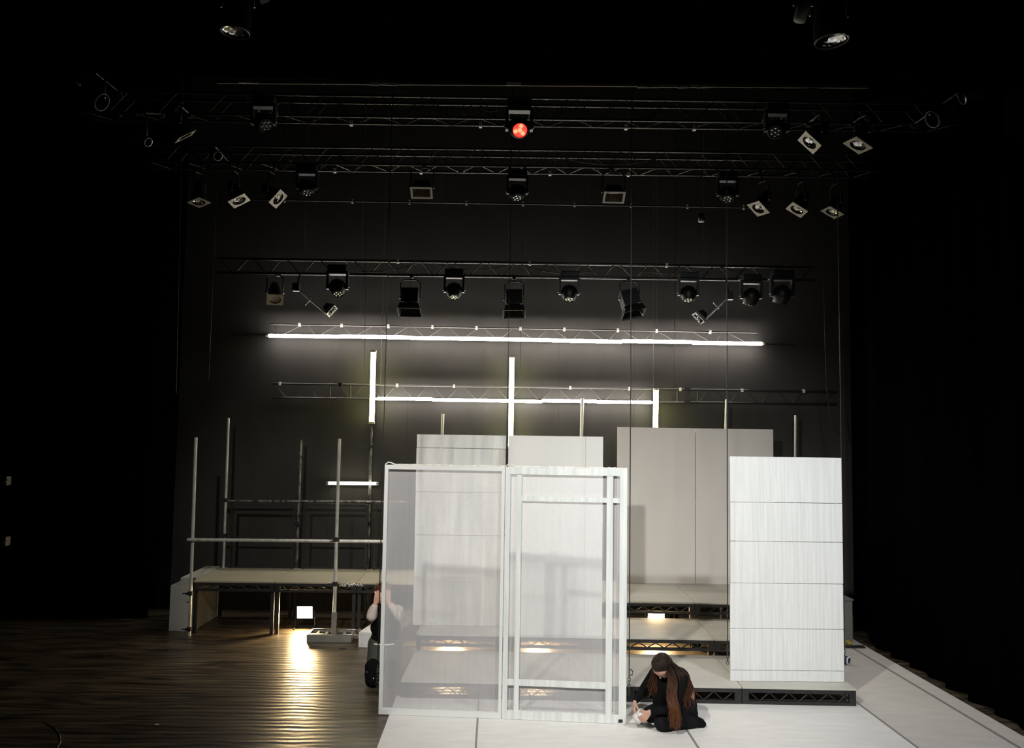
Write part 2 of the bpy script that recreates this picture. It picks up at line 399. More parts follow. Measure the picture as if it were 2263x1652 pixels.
# ------------------------------------------------------------------ flats
def flat(label, x0, x1, y, z0, z1, m, boards=None, seam=None, group=None, kick=None):
    t = thing('scenery_flat', label, 'scenery flat', ((x0 + x1) / 2, y, z0), group)
    ft = .022
    if boards:
        zs = [z1] + boards + [z0]
        for a, b in zip(zs, zs[1:]):
            j = random.uniform(-.003, .003); k = random.uniform(0, .004)
            MB().bevbox((x0 + j, y - ft - k, b + .003), (x1 + j * .5, y, a - .003), .003).build('board', m, t)
    else:
        xs = [x0] + (seam or []) + [x1]
        for a, b in zip(xs, xs[1:]):
            MB().bevbox((a + .0015, y - ft, z0), (b - .0015, y, z1), .002).build('panel', m, t)
    # timber frame behind the face
    for x in (x0 + .01, (x0 + x1) / 2 - .03, x1 - .07):
        MB().box((x, y + .001, z0), (x + .06, y + .03, z1 - .005)).build('stile', M_timber, t)
    for z in (z0, (z0 + z1) / 2, z1 - .07):
        MB().box((x0 + .01, y + .031, z), (x1 - .01, y + .05, z + .06)).build('rail', M_timber, t)
    return t
zL = lambda y, d, x=1010: P(x, y, d).z
YA, YB, YC, YD = 11.61, 11.12, 9.88, 13.77
flat('tall white flat with streaky horizontal boards, standing behind the left gauze screen', -1.08, .147, YA, .408, P(1010, 960, YA).z, M_streak,
     [zL(v, YA) for v in (990, 1087, 1182, 1275)])
flat('tall plain white flat with one vertical joint, right of the streaky one', .172, 1.429, YB, .408, P(1224, 963, YB).z, M_flat, seam=[P(1293, 1100, YB).x])
flat('tall free-standing white flat of brushed boards on the right', 2.765, 4.09, YC, .20, P(1740, 1009, YC).z, M_brush,
     [P(1740, v, YC).z for v in (1110, 1196, 1288, 1388, 1480)])
zb_ = P(1536, 946, YD).z; xb = [P(x, 1100, YD).x for x in (1363, 1536, 1709)]
flat('greyer white flat at the back, left of the pair, with a light tube over it', xb[0], xb[1] - .003, YD, .636, zb_, M_flatback)
flat('greyer white flat at the back, right of the pair, half hidden by the brushed one', xb[1] + .003, xb[2], YD, .636, zb_, M_flatback)

# ------------------------------------------------------------------ gauze screens
def gauze(label, A, B, z1, bars, m, w, group):
    """A, B floor corners; bars: (u0,v0,u1,v1) in fractions of width and metres of height"""
    t = thing('gauze_screen', label, 'gauze screen', (A + B) / 2, group)
    d = (B - A); ln = d.length; d.normalize(); n = V((-d.y, d.x, 0))
    def pt(u, v, k=0): return A + d * (u * ln) + V((0, 0, v)) + n * k
    for name, u0, u1, v0, v1, th in bars:
        c = pt((u0 + u1) / 2, (v0 + v1) / 2)
        MB().obox(c, (d, n, (0, 0, 1)), ((u1 - u0) * ln / 2, th, (v1 - v0) / 2)).build(name, m, t)
    # the cloth, slightly slack
    q = MB(); nu, nv = 24, 44; vs = []
    for j in range(nv + 1):
        for i in range(nu + 1):
            u = .012 + .976 * i / nu; v = .02 + (z1 - .035) * j / nv
            vs.append(pt(u, v, .026 + .004 * math.sin(u * 23 + v * 2) * math.sin(v * 1.2)))
    q.add(vs, [(j * (nu + 1) + i, j * (nu + 1) + i + 1, (j + 1) * (nu + 1) + i + 1, (j + 1) * (nu + 1) + i) for j in range(nv) for i in range(nu)], True)
    q.build('gauze', M_gauze, t)
    # gauze edge turned over the top rail
    pts = [pt(u / 40, z1 + .003 + abs(math.sin(u * 1.7) * .006) + (.02 if u in (1, 2) else 0), .0) for u in range(41)]
    MB().path(pts, [.007 + .004 * random.random() for _ in pts], 6).build('hem', M_tape, t)
    return t, pt
GA, GB, GC = V((-1.198, 9.214, .009)), V((.115, 9.106, .009)), V((1.415, 8.972, .009))
Zg = 2.645
t1, f1 = gauze('left gauze screen with thin white frame, leaning figure behind it', GA, GB, Zg,
    [('stile', 0, .030, 0, Zg, .02), ('stile', .972, .997, 0, Zg, .02), ('rail', .03, .972, Zg - .045, Zg, .02), ('rail', .03, .972, 0, .06, .02)], M_alu, .04, None)
t1['label'] = 'gauze screen with thin white metal frame, hiding half the kneeling person'
wd = (GC - GB).length
def uu(px): return (px - 1117) / 271.0
def vv(py): return Zg * (1590 - py) / 554.0
t2, f2 = gauze('gauze screen with broad painted timber frame and inner bars, beside the woman in black', GB, GC, Zg,
    [('stile', .003, .043, 0, Zg, .02), ('stile', uu(1372), 1, 0, Zg, .02), ('rail', .043, uu(1372), Zg - .075, Zg, .02), ('rail', .043, uu(1372), 0, .085, .02),
     ('inner_stile', uu(1143), uu(1154), .085, Zg - .075, .012), ('inner_stile', uu(1343), uu(1357), .085, Zg - .075, .014),
     ('inner_rail', uu(1154), uu(1343), 2.285, 2.335, .010), ('inner_rail', uu(1357), uu(1372), 2.285, 2.335, .010),
     ('inner_rail', .043, uu(1143), .345, .41, .010), ('inner_rail', uu(1154), uu(1343), .345, .41, .010)], M_timber, .06, None)
# dark foot bracket at the right corner
c = f2(.955, .03, -.022); MB().obox(c, ((1, 0, 0), (0, 1, 0), (0, 0, 1)), (.022, .004, .016)).build('corner_bracket', M_steel, t2)
for t, f, u in ((t1, f1, -.03), (t2, f2, 1.02)): pass

def cable(label, p_top, p_bot, tail=True, r=.006, group='lifting cables'):
    p_top, p_bot = V(p_top), V(p_bot); p_top = p_bot + (p_top - p_bot) * ((9.495 - p_bot.z) / (p_top.z - p_bot.z))
    t = thing('suspension_cable', label, 'cable', p_bot, group)
    MB().tube(p_top, p_bot, r, 6).build('line', M_cable, t)
    if tail:
        q = MB(); p = p_bot.copy()
        for i in range(6):
            a = V((1, 0, 0)) if i % 2 else V((0, 1, 0))
            pts = [p + V((0, 0, -.02 * 1)) + a * (.014 * math.cos(k * math.pi / 5)) + V((0, 0, .026 * math.sin(k * math.pi / 5))) for k in range(11)]
            q.path(pts, .004, 5); p = p - V((0, 0, .036))
        q.build('chain', M_wire, t)
        MB().path([p_bot + V((.01, 0, .05)), p_bot + V((.035, -.01, .03)), p_bot + V((.03, -.01, -.01)), p_bot + V((0, 0, -.01))], .007, 6).build('shackle', M_wire, t)
    return t
GT = 7.0
e = (GA - GB).normalized()
cb1 = GA + e * .03 + V((0, .03, 0)); cb2 = GC - e * .035 + V((0, .03, 0))
cable('black lifting cable with chain at the left edge of the gauze screens', cb1 + V((0, 0, 5.2)), cb1 + V((0, 0, .5)))
cable('black lifting cable with chain at the right edge of the gauze screens', cb2 + V((0, 0, 5.2)), cb2 + V((0, 0, .5)))
cable('black lifting cable with chain at the left edge of the brushed white flat', (2.752, 9.90, 5.6), (2.742, 9.90, .60))
cable('black lifting cable with chain at the right edge of the brushed white flat', (4.104, 9.90, 5.6), (4.112, 9.90, .60))
cable('thin lifting line at the top of the streaky white flat, between the two flats', (.16, 11.66, 5.2), (.16, 11.66, 2.6), False, .005)

# ------------------------------------------------------------------ scaffold tubes and rails
def pole(label, top, bot, d, m, r=.024, clamps=(), group='scaffold poles', d2=None, zbot=None, base=None):
    a = P(*top, d); b = P(*bot, d2 or d)
    if zbot is not None:
        k = (a.z - zbot) / (a.z - b.z); b = a + (b - a) * k
    t = thing('scaffold_pole', label, 'pole', b, group)
    MB().tube(b, a, r, 12).build('tube', m, t)
    for y in clamps:
        k = (y - top[1]) / (bot[1] - top[1]); p = a.lerp(b, k)
        q = MB(); q.tube(p + V((0, 0, -.03)), p + V((0, 0, .03)), r * 1.45, 10); q.box(p + V((-.05, -.05, -.018)), p + V((.03, -.01, .018))); q.tube(p + V((-.11, -.03, 0)), p + V((.02, -.03, 0)), .008, 6)
        q.build('coupler', M_steel, t)
    return t, a, b
pole('tall galvanised scaffold pole at the left front corner of the platform', (433, 966), (418.5, 1400), 12.58, M_galv, clamps=(1192, 1308, 1385), zbot=0)
pole('tall galvanised scaffold pole at the left back corner of the platform', (505, 923), (494, 1250), 13.88, M_galv, .022, clamps=(1103, 1180), zbot=.776)
pole('black scaffold pole with worn paint standing behind the platform', (665, 971), (655, 1250), 14.02, M_worn, .024, zbot=0, clamps=(1106,))
pole('worn scaffold pole below the left light tube, behind the platform', (821, 940), (813, 1250), 14.285, M_worn, .026, zbot=0, clamps=(1068, 975))
sp_, a_, b_ = pole('galvanised scaffold pole standing in the weighted base', (750, 969), (739, 1352), 12.45, M_galv, .026, clamps=(1192, 1290))
pole('dark scaffold pole rising over the streaky white flat', (979, 914), (977, 960), 14.05, M_galv, .024, zbot=0)
pole('dark scaffold pole rising over the right end of the plain white flat', (1287, 880), (1285, 962), 14.05, M_galv, .028, zbot=0)
pole('pale scaffold pole rising over the pair of back flats', (1605, 882), (1603.5, 947), 14.05, M_galv, .022, zbot=0)
pole('pale scaffold pole rising over the brushed white flat', (1758, 917), (1757.5, 1008), 14.05, M_galv, .022, zbot=0)
pole('scaffold pole holding the middle light tube behind the plain flat', (1134, 800), (1132, 962), 14.27, M_steel, .02, zbot=0)
pole('short scaffold pole holding the small light tube behind the back flats', (1451, 870), (1449, 945), 14.27, M_steel, .016, zbot=0)
def rail(label, a, b, d, m, r, d2=None):
    p, q_ = P(*a, d), P(*b, d2 or d)
    o = MB().tube(p, q_, r, 12).build('scaffold_rail', m); tag(o, label, 'rail'); return o
rail('galvanised horizontal scaffold rail across the front of the platform', (414, 1192), (849, 1196), 12.515, M_galv, .024)
rail('black horizontal scaffold rail across the back of the platform', (492, 1106), (900, 1109), 13.975, M_worn, .018)
def guard(label, xa, xb, d=13.88):
    a = P(xa, 1250, d); b = P(xb, 1250, d); z0 = .777; zt = P((xa + xb) / 2, 1113, d).z
    t = thing('guard_rail', label, 'guard rail', ((a.x + b.x) / 2, d, z0), 'guard rails along the platform')
    for x in (a.x, b.x): MB().box((x - .018, d - .018, z0), (x + .018, d + .018, zt)).build('post', M_steel, t)
    zm = z0 + (zt - z0) * .49
    for z, h in ((zt - .018, .018), (zm, .010), (z0 + .02, .014)):
        MB().box((a.x + .018, d - .012, z - h), (b.x - .018, d + .012, z + h)).build('bar', M_steel, t)
guard('black guard rail at the back of the platform, leftmost', 508, 646)
guard('black guard rail at the back of the platform, between the two worn poles', 669, 808)
guard('black guard rail at the back of the platform, behind the gauze', 827, 968)

# ------------------------------------------------------------------ weighted base, white plinth, work lights
yb0 = 11.72
xl = PZ(676, 1420, 0).x
wbase = thing('pole_base', 'low dark weighted pole base on two castors, on the black floor', 'base', (a_.x - .1, 12.45, 0))
bx0, bx1, by0, by1, bz = -2.66, -2.02, 12.29, 12.655, .10
for lo, hi in (((bx0, by0, .0), (bx1, by0 + .025, bz)), ((bx0, by1 - .025, .0), (bx1, by1, bz)), ((bx0, by0 + .025, 0), (bx0 + .025, by1 - .025, bz)), ((bx1 - .025, by0 + .025, 0), (bx1, by1 - .025, bz))):
    MB().box(lo, hi).build('side_board', M_grey, wbase)
MB().box((bx0 + .025, by0 + .025, .0), (bx1 - .025, by1 - .025, .06)).build('ballast', M_steel, wbase)
for i in range(5):
    x = bx0 + .10 + i * .13
    MB().box((x, by0 + .026, .06), (x + .035, by1 - .026, .085)).build('slat', M_grey, wbase)
pb = P(739, 1352, 12.45)
MB().box((pb.x - .035, 12.42, .085), (pb.x + .035, 12.48, pb.z - .001)).build('socket_post', M_grey, wbase)
for y in (by0 + .02, by1 - .03):
    w_ = MB(); c = V((bx1 + .07, y, bz - .02)); w_.lathe(c - V((0, .014, 0)), (0, 1, 0), [(0, .012), (0, .036), (.028, .036), (.028, .012)], 14)
    wh = w_.build('castor', M_grey, wbase)
    MB().path([V((bx0 + .02, y, bz + .008)), V((bx1 - .1, y, bz + .008)), V((bx1, y, bz + .004)), V((bx1 + .06, y, bz - .01))], .007, 6).build('rod', M_chrome, wbase)
wp = thing('plinth', 'long low white plinth lying on the floor beside the kneeling person', 'plinth', (-1.5, 12.0, 0))
A0, A1 = PZ(793, 1396, .205), PZ(883, 1336, .205)
dr = (A1 - A0); dr.z = 0; L_ = min(dr.length, 1.9); dr.normalize(); nr = V((dr.y, -dr.x, 0))
q = MB(); q.obox(A0 + dr * (L_ / 2) + nr * .145 + V((0, 0, -.1025)), (nr, dr, (0, 0, 1)), (.145, L_ / 2, .102)); q.build('body', M_box, wp)
q = MB()
for i, (x, z) in enumerate(((.05, .17), (.24, .17), (.05, .04), (.24, .04))):
    c = A0 + nr * x + V((0, 0, z - .205)); q.ball(c - dr * .0005, .006, 6)
q.build('screw_head', M_steel, wp)

def work_light(label, x, y, z, w, h, aim=(0, -1, -.12)):
    t = thing('work_light', label, 'work light', (x, y, 0), 'work lights on the floor')
    n = V(aim).normalized(); u = n.cross(V((0, 0, 1))).normalized(); k = u.cross(n)
    c = V((x, y, z))
    MB().obox(c + n * .001, (u, n, k), (w / 2 - .012, .004, h / 2 - .012)).build('glass', M_flood, t, label='glaring halogen glass')
    q = MB()
    for s in (-1, 1):
        q.obox(c + u * (s * (w / 2 - .006)), (u, n, k), (.006, .012, h / 2)); q.obox(c + k * (s * (h / 2 - .006)), (u, n, k), (w / 2 - .012, .012, .006))
    q.build('bezel', M_fix, t)
    b0 = c - n * .012
    q = MB(); vs = []
    for s, kk in ((1, 0), (.55, .09)):
        for i, j in ((-1, -1), (1, -1), (1, 1), (-1, 1)): vs.append(b0 - n * kk + u * (i * w / 2 * s) + k * (j * h / 2 * s))
    q.add(vs, [(0, 1, 5, 4), (1, 2, 6, 5), (2, 3, 7, 6), (3, 0, 4, 7), (4, 5, 6, 7), (0, 3, 2, 1)]); q.build('housing', M_fix, t)
    zf = .012
    q = MB()
    for s in (-1, 1):
        p = c + u * (s * (w / 2 + .02)) - n * .03
        q.path([p + V((0, 0, .02)), V((p.x, p.y, zf)), V((p.x, p.y - .12, zf)), V((p.x, p.y + .10, zf))], .009, 6)
    a = c + u * (w / 2 + .02) - n * .03; b = c - u * (w / 2 + .02) - n * .03
    q.tube((a.x, a.y + .10, zf), (b.x, b.y + .10, zf), .009, 6); q.tube(a, b, .008, 6)
    q.build('stand', M_fix, t)
work_light('glaring work light on the floor under the left platform', P(674, 1352, 13.1).x, 13.1, P(674, 1352, 13.1).z, .25, .20)
work_light('work light under the top step, its lit edge showing in the gap beside the gauze', 2.41, 12.52, .37, .26, .17)
work_light('work light on the floor behind the plain white flat, glow through the lattice', .66, 12.5, .30, .25, .17)
work_light('work light on the floor behind the streaky white flat, glow through the lattice', -.60, 12.5, .30, .25, .17)

# ------------------------------------------------------------------ trusses and light tubes
def chord_truss(name, label, chords, webs, r, n, d_clamps=(), wr=.006, endposts=(), endw=True):
    mid = chords[0][0].lerp(chords[0][1], .5)
    t = thing(name, label, 'truss', mid, None)
    for a, b in chords: MB().tube(a, b, r, 8).build('chord', M_truss, t)
    for i, j in webs:
        q = MB(); (a, b), (c, d) = chords[i], chords[j]
        for k in range(n):
            q.tube(a.lerp(b, (k + .08) / n), c.lerp(d, (k + .46) / n), wr, 5); q.tube(c.lerp(d, (k + .54) / n), a.lerp(b, (k + .92) / n), wr, 5)
        q.build('lattice', M_truss, t)
    for ci, u in d_clamps:
        p = chords[ci][0].lerp(chords[ci][1], u)
        MB().box(p - V((.018, .03, .028)), p + V((.018, .03, .028))).build('clamp', M_clamp, t)
    for u in endposts:
        q = MB()
        for du in (-.018, .018):
            a = chords[0][0].lerp(chords[0][1], u + du); b = chords[1][0].lerp(chords[1][1], u + du); q.tube(a, b, .011, 6)
        for ci in (0, 1):
            p = chords[ci][0].lerp(chords[ci][1], u); q.box(p - V((.05, .03, .03)), p + V((.05, .03, .03)))
        q.build('joint_plate', M_truss, t)
    return t
# T1: truss with the long light strip
D1 = 14.28
tp = (P(597, 716, D1), P(1676, 735, D1)); bt = (P(515, 739, D1), P(1760, 761, D1))
T1 = chord_truss('lighting_truss', 'slim truss carrying the long upper strip of white light', [tp, (P(580, 739, D1), P(1697, 760, D1))], [(0, 1)], .012, 14, [(0, u) for u in (.06, .145, .24, .33, .42, .51, .60, .71, .79, .90)])
MB().tube(bt[0], bt[1], .010, 8).build('pipe', M_truss, T1)
def strip(label, a, b, d, r, nseg, m):
    pa, pb_ = P(*a, d), P(*b, d)
    t = thing('light_strip', label, 'light strip', pa.lerp(pb_, .5), None)
    for i in range(nseg):
        k0, k1 = i / nseg, (i + 1) / nseg
        j0 = random.uniform(-.006, .006); j1 = j0 + random.uniform(-.004, .004)
        s = .0006
        MB().tube(pa.lerp(pb_, k0 + s) + V((0, 0, j0)), pa.lerp(pb_, k1 - s) + V((0, 0, j1)), r, 10).build('tube', m, t)
    q = MB(); off = V((0, .02 + r, r * .6))
    q.obox(pa.lerp(pb_, .5) + V((0, r + .012, 0)), (pb_ - pa, (0, 1, 0), (0, 0, 1)), ((pb_ - pa).length / 2, .01, .012)); q.build('channel', M_cover, t)
    for p, sg in ((pa, -1), (pb_, 1)):
        MB().tube(p, p + (pb_ - pa).normalized() * (sg * .05), r * .8, 8).build('end_cap', M_cover, t)
    return t
strip('long upper strip of white light across the back wall', (594, 741), (1684, 759), D1 - .075, .030, 7, M_led)
D2 = 14.33
T2 = chord_truss('lighting_truss', 'slim truss carrying the shorter lower strip of white light', [(P(600, 847, D2), P(1850, 865, D2)), (P(600, 878, D2), P(1850, 892, D2))], [(0, 1)], .016, 18,
    [(0, u) for u in (.015, .12, .22, .32, .42, .525, .63, .72, .83, .94)], endposts=(.12, .733))
q = MB(); q.tube(P(640, 853, D2 + .12), P(1840, 870, D2 + .12), .010, 6); q.build('pipe', M_truss, T2)
strip('shorter lower strip of white light crossing the vertical tubes', (834, 881), (1439, 889), D2 - .075, .026, 5, M_led)
MB().tube(P(747, 879, D2 - .022), P(834, 881, D2 - .022), .012, 8).build('pipe', M_truss, T2)
MB().tube(P(1439, 889, D2 - .022), P(1512, 890, D2 - .022), .012, 8).build('pipe', M_truss, T2)
def tube_light(label, a, b, d, w, m, group='light tubes'):
    p0, p1 = P(*a, d), P(*b, d); ax = (p1 - p0).normalized(); dep = V((0, 1, 0)); dep = (dep - ax * dep.dot(ax)).normalized(); sd = ax.cross(dep)
    L0 = (p1 - p0).length
    t = thing('light_tube', label, 'light tube', p1, group)
    q = MB(); q.cone(p0 + ax * .035, p1 - ax * .035, w * .46, w * .46, 12); q.build('diffuser', m, t)
    for p, s in ((p0, 1), (p1, -1)):
        q = MB(); q.obox(p + ax * (s * .0175), (ax, dep, sd), (.0172, w * .42, w * .5)); e = q.build('end_cap', M_cover, t)
        q = MB(); q.tube(p + ax * (s * .02) - dep * (w * .40), p + ax * (s * .02) - dep * (w * .40 + .008), .010, 8); q.build('screw', M_steel, e)
    q = MB(); q.obox((p0 + p1) / 2 + dep * (w * .5), (ax, dep, sd), (L0 / 2 - .01, w * .14, w * .40)); q.build('tray', M_cover, t)
    return t
tube_light('upright yellowish light tube, leftmost, on the worn pole', (825.5, 774), (821.5, 936), 14.2, .092, M_tubeY)
tube_light('upright yellowish light tube in the middle, dipping behind the plain white flat', (1131.5, 786), (1128.5, 990), 14.2, .088, M_tubeY)
tube_light('short upright yellowish light tube over the back flats', (1450, 858), (1448.5, 948), 14.2, .092, M_tubeY)
tube_light('short level light tube beside the worn pole, over the platform', (722, 1067), (836, 1068), 14.232, .055, M_tubeW)
# turnbuckle line holding T2, dangling lines
cable('thin line with turnbuckle holding the lower lighting truss', P(1492, 610, 14.33), P(1490, 856, 14.33), False, .006)
cable('thin dangling line in front of the upper light strip', P(1153, 590, 13.7), P(1149, 828, 13.7), False, .004)
cable('pale line hanging at the far left of the back wall', P(392, 740, 13.2), P(389, 868, 13.2), False, .008)
cable('pale line hanging second from the far left of the back wall', P(465, 745, 13.2), P(461, 840, 13.2), False, .006)
cable('thin drop line left of the upper light strip tubes', P(808, 560, 13.7), P(806, 830, 13.7), False, .004)
q = MB(); q.path([P(1820, 700, 13.2) + V((0, 0, 4.6)), P(1822, 700, 13.2), P(1826, 850, 13.2), P(1834, 920, 13.2), P(1852, 960, 13.2)], .006, 6); tag(q.build('loose_cable', M_cable), 'loose black cable curving down right of the back flats', 'cable')

def box_truss(label, py_l, py_r, d, w, h, xl, xr, n=16, cl=()):
    fb = (P(xl, py_l, d), P(xr, py_r, d)); up = V((0, 0, h)); nr_ = V((0, -w, 0))
    ch = [(fb[0] + up + nr_, fb[1] + up + nr_), (fb[0] + nr_, fb[1] + nr_), (fb[0] + up, fb[1] + up), fb]
    return chord_truss('lighting_truss', label, ch, [(0, 1), (2, 3), (1, 3)], .017, n, cl, .006), ch
TB, chB = box_truss('box truss nearest the front, with the red-lit head', 264, 291, 9.8, .22, .25, 200, 2095, 18, [(3, u) for u in (.3, .45, .62, .7)])
TC, chC = box_truss('box truss in the middle, holding the open floods', 372, 392, 11.7, .30, .235, 340, 1920, 20, [(3, u) for u in (.25, .37, .55, .66)])
TD = chord_truss('lighting_truss', 'cable-draped truss over the upper light strip, holding dark lanterns', [(P(480, 571, 12.8), P(1800, 591, 12.8)), (P(480, 602, 12.8), P(1800, 620, 12.8))], [(0, 1)], .022, 18, [(0, u) for u in (.3, .52, .75)], .009)
zB = chB[3][0].z; zC = chC[3][0].z; zD = P(1131, 613, 12.8).z
def sag(parent, a, b, d, s, n=10, r=.008):
    p, q_ = P(*a, d), P(*b, d)
    MB().path([p.lerp(q_, i / n) - V((0, 0, s * 4 * (i / n) * (1 - i / n))) for i in range(n + 1)], r, 5).build('cable_swag', M_cable if s > .2 else M_wire, parent)
sag(TD, (790, 600), (920, 582), 12.72, .05); sag(TD, (960, 582), (1130, 584), 12.72, .10); sag(TD, (1150, 586), (1360, 588), 12.72, .12); sag(TD, (1370, 590), (1600, 590), 12.72, .10); sag(TD, (1590, 588), (1680, 610), 12.72, .06)
sag(TC, (1250, 350), (1450, 352), 11.3, .08); sag(TB, (1060, 235), (1110, 236), 9.5, .06)
# hanger rods of the trusses up to the ceiling grid
for t, zz, y, xs in ((TB, zB + .25, 9.7, (-3, 0.15, 3.2)), (TC, zC + .23, 11.55, (-3, 0.2, 3.2)), (TD, zD + .21, 12.8, (-3, 0.2, 3.2)), (T1, tp[0].z - .02, 14.28, (-2.35, .17, 2.75)), (T2, P(1131, 856, D2).z, D2, (-1.98, 2.7))):
    for x in xs: MB().tube((x, y, zz), (x, y, 9.49), .005, 5).build('hanger', M_wire, t)

# ------------------------------------------------------------------ lanterns
def ray_basis(px, py, d):
    C = P(px, py, d); r = (C - V((0, 0, CAMH))).normalized()
    u = P(px + 1, py, d) - C; v = P(px, py + 1, d) - C
    u = u - r * u.dot(r); v = v - r * v.dot(r)
    return C, r, u, v
def square_from_quad(qd, d):
    """a square plate in space seen as the given four corners"""
    cx = sum(p[0] for p in qd) / 4; cy = sum(p[1] for p in qd) / 4
    C, r, u, v = ray_basis(cx, cy, d); s = (u.length + v.length) / 2
    e1 = ((qd[1][0] - qd[0][0] + qd[2][0] - qd[3][0]) / 2, (qd[1][1] - qd[0][1] + qd[2][1] - qd[3][1]) / 2)
    e2 = ((qd[3][0] - qd[0][0] + qd[2][0] - qd[1][0]) / 2, (qd[3][1] - qd[0][1] + qd[2][1] - qd[1][1]) / 2)
    c = -(e1[0] * e2[0] + e1[1] * e2[1]); k = e2[0]**2 + e2[1]**2 - e1[0]**2 - e1[1]**2
    w1 = math.sqrt(max(1e-6, (k + math.sqrt(k * k + 4 * c * c)) / 2)); w2 = c / w1
    best = None
    for sg in (1, -1):
        a = u * e1[0] + v * e1[1] + r * (sg * w1 * s); b = u * e2[0] + v * e2[1] + r * (sg * w2 * s)
        n = a.cross(b).normalized()
        if n.dot(r) > 0: n = -n
        if best is None or n.z < best[0].z: best = (n, a, b)
    n, a, b = best
    return C, n, a.normalized(), b.normalized(), a.length, b.length
zB, zC, zD, zF, zT = 'B', 'C', 'D', 'F', 'T'
bars = {'B': chB[1], 'C': chC[1], 'T': chB[0], 'D': (P(480, 602, 12.8), P(1800, 620, 12.8)), 'F': (V((-6, 7.8, 7.55)), V((6, 7.8, 7.55)))}
def on_bar(z, x):
    a, b = bars[z]; return a.lerp(b, (x - a.x) / (b.x - a.x))
def hang(t, c, z, side, gap=.14):
    """yoke, clamp and drop from a lantern body to the bar z above it"""
    bp_ = on_bar(z, c.x); drop = max(.10, min(.28, bp_.z - .02 - c.z))
    piv = V((c.x, c.y, c.z + drop))
    q = MB(); sd = V((side.x, side.y, 0)); sd = sd.normalized() if sd.length > .05 else V((1, 0, 0))
    q.path([c + sd * gap, c + sd * gap + V((0, 0, drop * .8)), piv + sd * gap * .6, piv - sd * gap * .6, c - sd * gap + V((0, 0, drop * .8)), c - sd * gap], .011, 6)
    q.build('yoke', M_fix, t)
    q = MB(); q.tube(piv, bp_, .013, 6); q.box(bp_ - V((.025, .03, .045)), bp_ + V((.025, .03, .0))); q.build('hook_clamp', M_fix, t)
    for s in (-1, 1): MB().ball(c + sd * (s * (gap + .008)), .016, 8).build('knob', M_chrome, t)
def par(label, qd, d, z, group, lit=None):
    C, n, a, b, la, lb = square_from_quad(qd, d)
    b = (b - a * b.dot(a)).normalized(); hs = (la + lb) / 4; hs_ = (la / 2, lb / 2)
    t = thing('par_can', label, 'stage light', C, group)
    # frame: square plate with a round hole
    q = MB(); N_ = 32; vs = []
    for off in (0, -.008):
        for i in range(N_):
            th = 2 * math.pi * i / N_; cx_, sx_ = math.cos(th), math.sin(th); k = 1 / max(abs(cx_), abs(sx_))
            vs.append(C + n * off + a * (cx_ * k * hs_[0]) + b * (sx_ * k * hs_[1]))
        for i in range(N_):
            th = 2 * math.pi * i / N_; vs.append(C + n * off + a * (math.cos(th) * hs_[0] * .74) + b * (math.sin(th) * hs_[1] * .74))
    fs = []
    for i in range(N_):
        j = (i + 1) % N_
        fs += [(i, j, N_ + j, N_ + i), (2 * N_ + j, 2 * N_ + i, 3 * N_ + i, 3 * N_ + j), (i, 2 * N_ + i, 2 * N_ + j, j), (N_ + i, N_ + j, 3 * N_ + j, 3 * N_ + i)]
    q.add(vs, fs); q.build('gel_frame', M_gel, t)
    R = hs * .74
    q = MB(); q.lathe(C - n * .012, -n, [(0, R * 1.12), (.05, R * 1.15), (.13, R * 1.1), (.22, R * .8), (.29, R * .62), (.30, .001)], 18); q.build('housing', M_fix, t)
    # faceted reflector behind the glass
    q = MB(); bm = bmesh.new(); bmesh.ops.create_icosphere(bm, subdivisions=3, radius=R * 1.0)
    rr = random.Random(int(abs(C.x * 1000)))
    for v in bm.verts: v.co *= rr.uniform(.955, 1.03)
    bmesh.ops.delete(bm, geom=[v for v in bm.verts if v.co.z > R * .12], context='VERTS')
    M = Matrix.Identity(4)
    for i, ax in enumerate((a, b, n)):
        for j in range(3): M[j][i] = ax[j]
    M = Matrix.Translation(C - n * .02) @ M @ Matrix.Diagonal((.98, .98, .45, 1))
    q.bm(bm, False, M); q.build('reflector', lit or M_mirror, t)
    hang(t, C - n * .14, z, a if abs(a.z) < abs(b.z) else b, hs * .95)
    return t
G1, G2, G3 = 'par cans on the front box truss', 'par cans on the middle box truss', 'par cans on the rear truss'
M_dull = mat('lit_lens_amber', (0.55, 0.45, 0.36), 0.5, var=.3, scale=(20, 20, 20))
par('par can on the front box truss, right of the red light, tilted square frame', [(1762, 310), (1781, 289), (1815, 322), (1797, 341)], 9.3, zB, G1)
par('par can at the far right of the front box truss, beside the other tilted frame', [(1862, 316), (1893, 302), (1929, 327), (1898, 342)], 9.3, zB, G1)
par('par can at the far left of the front box truss, seen edge-on with pale lens', [(386, 317), (396, 305), (434, 287), (424, 299)], 9.3, zB, G1, M_dull)
par('par can on the middle truss, third from its right end, frame tilted', [(1650, 452), (1677, 444), (1701, 470), (1674, 479)], 11.25, zC, G2)
par('par can on the middle truss, second from its right end', [(1736, 461), (1752, 446), (1786, 467), (1769, 482)], 11.25, zC, G2)
par('dimmer par can at the right end of the middle truss', [(1813, 466), (1834, 455), (1866, 474), (1843, 484)], 11.25, zC, G2)
par('par can on the middle truss, left side, broad frame tilted up to the right', [(503, 445), (541, 427), (553, 443), (518, 461)], 11.25, zC, G2)
par('par can on the middle truss, left side, narrow frame beside the broad one', [(594, 447), (620, 418), (636, 433), (610, 461)], 11.25, zC, G2)
par('nearly unlit par can at the left end of the middle truss', [(413, 448), (439, 435), (467, 449), (440, 459)], 11.25, zC, G2)
par('par can with pale round lens at the left end of the rear truss', [(590, 650), (628, 651), (625, 675), (588, 673)], 12.58, zD, G3, M_dull)

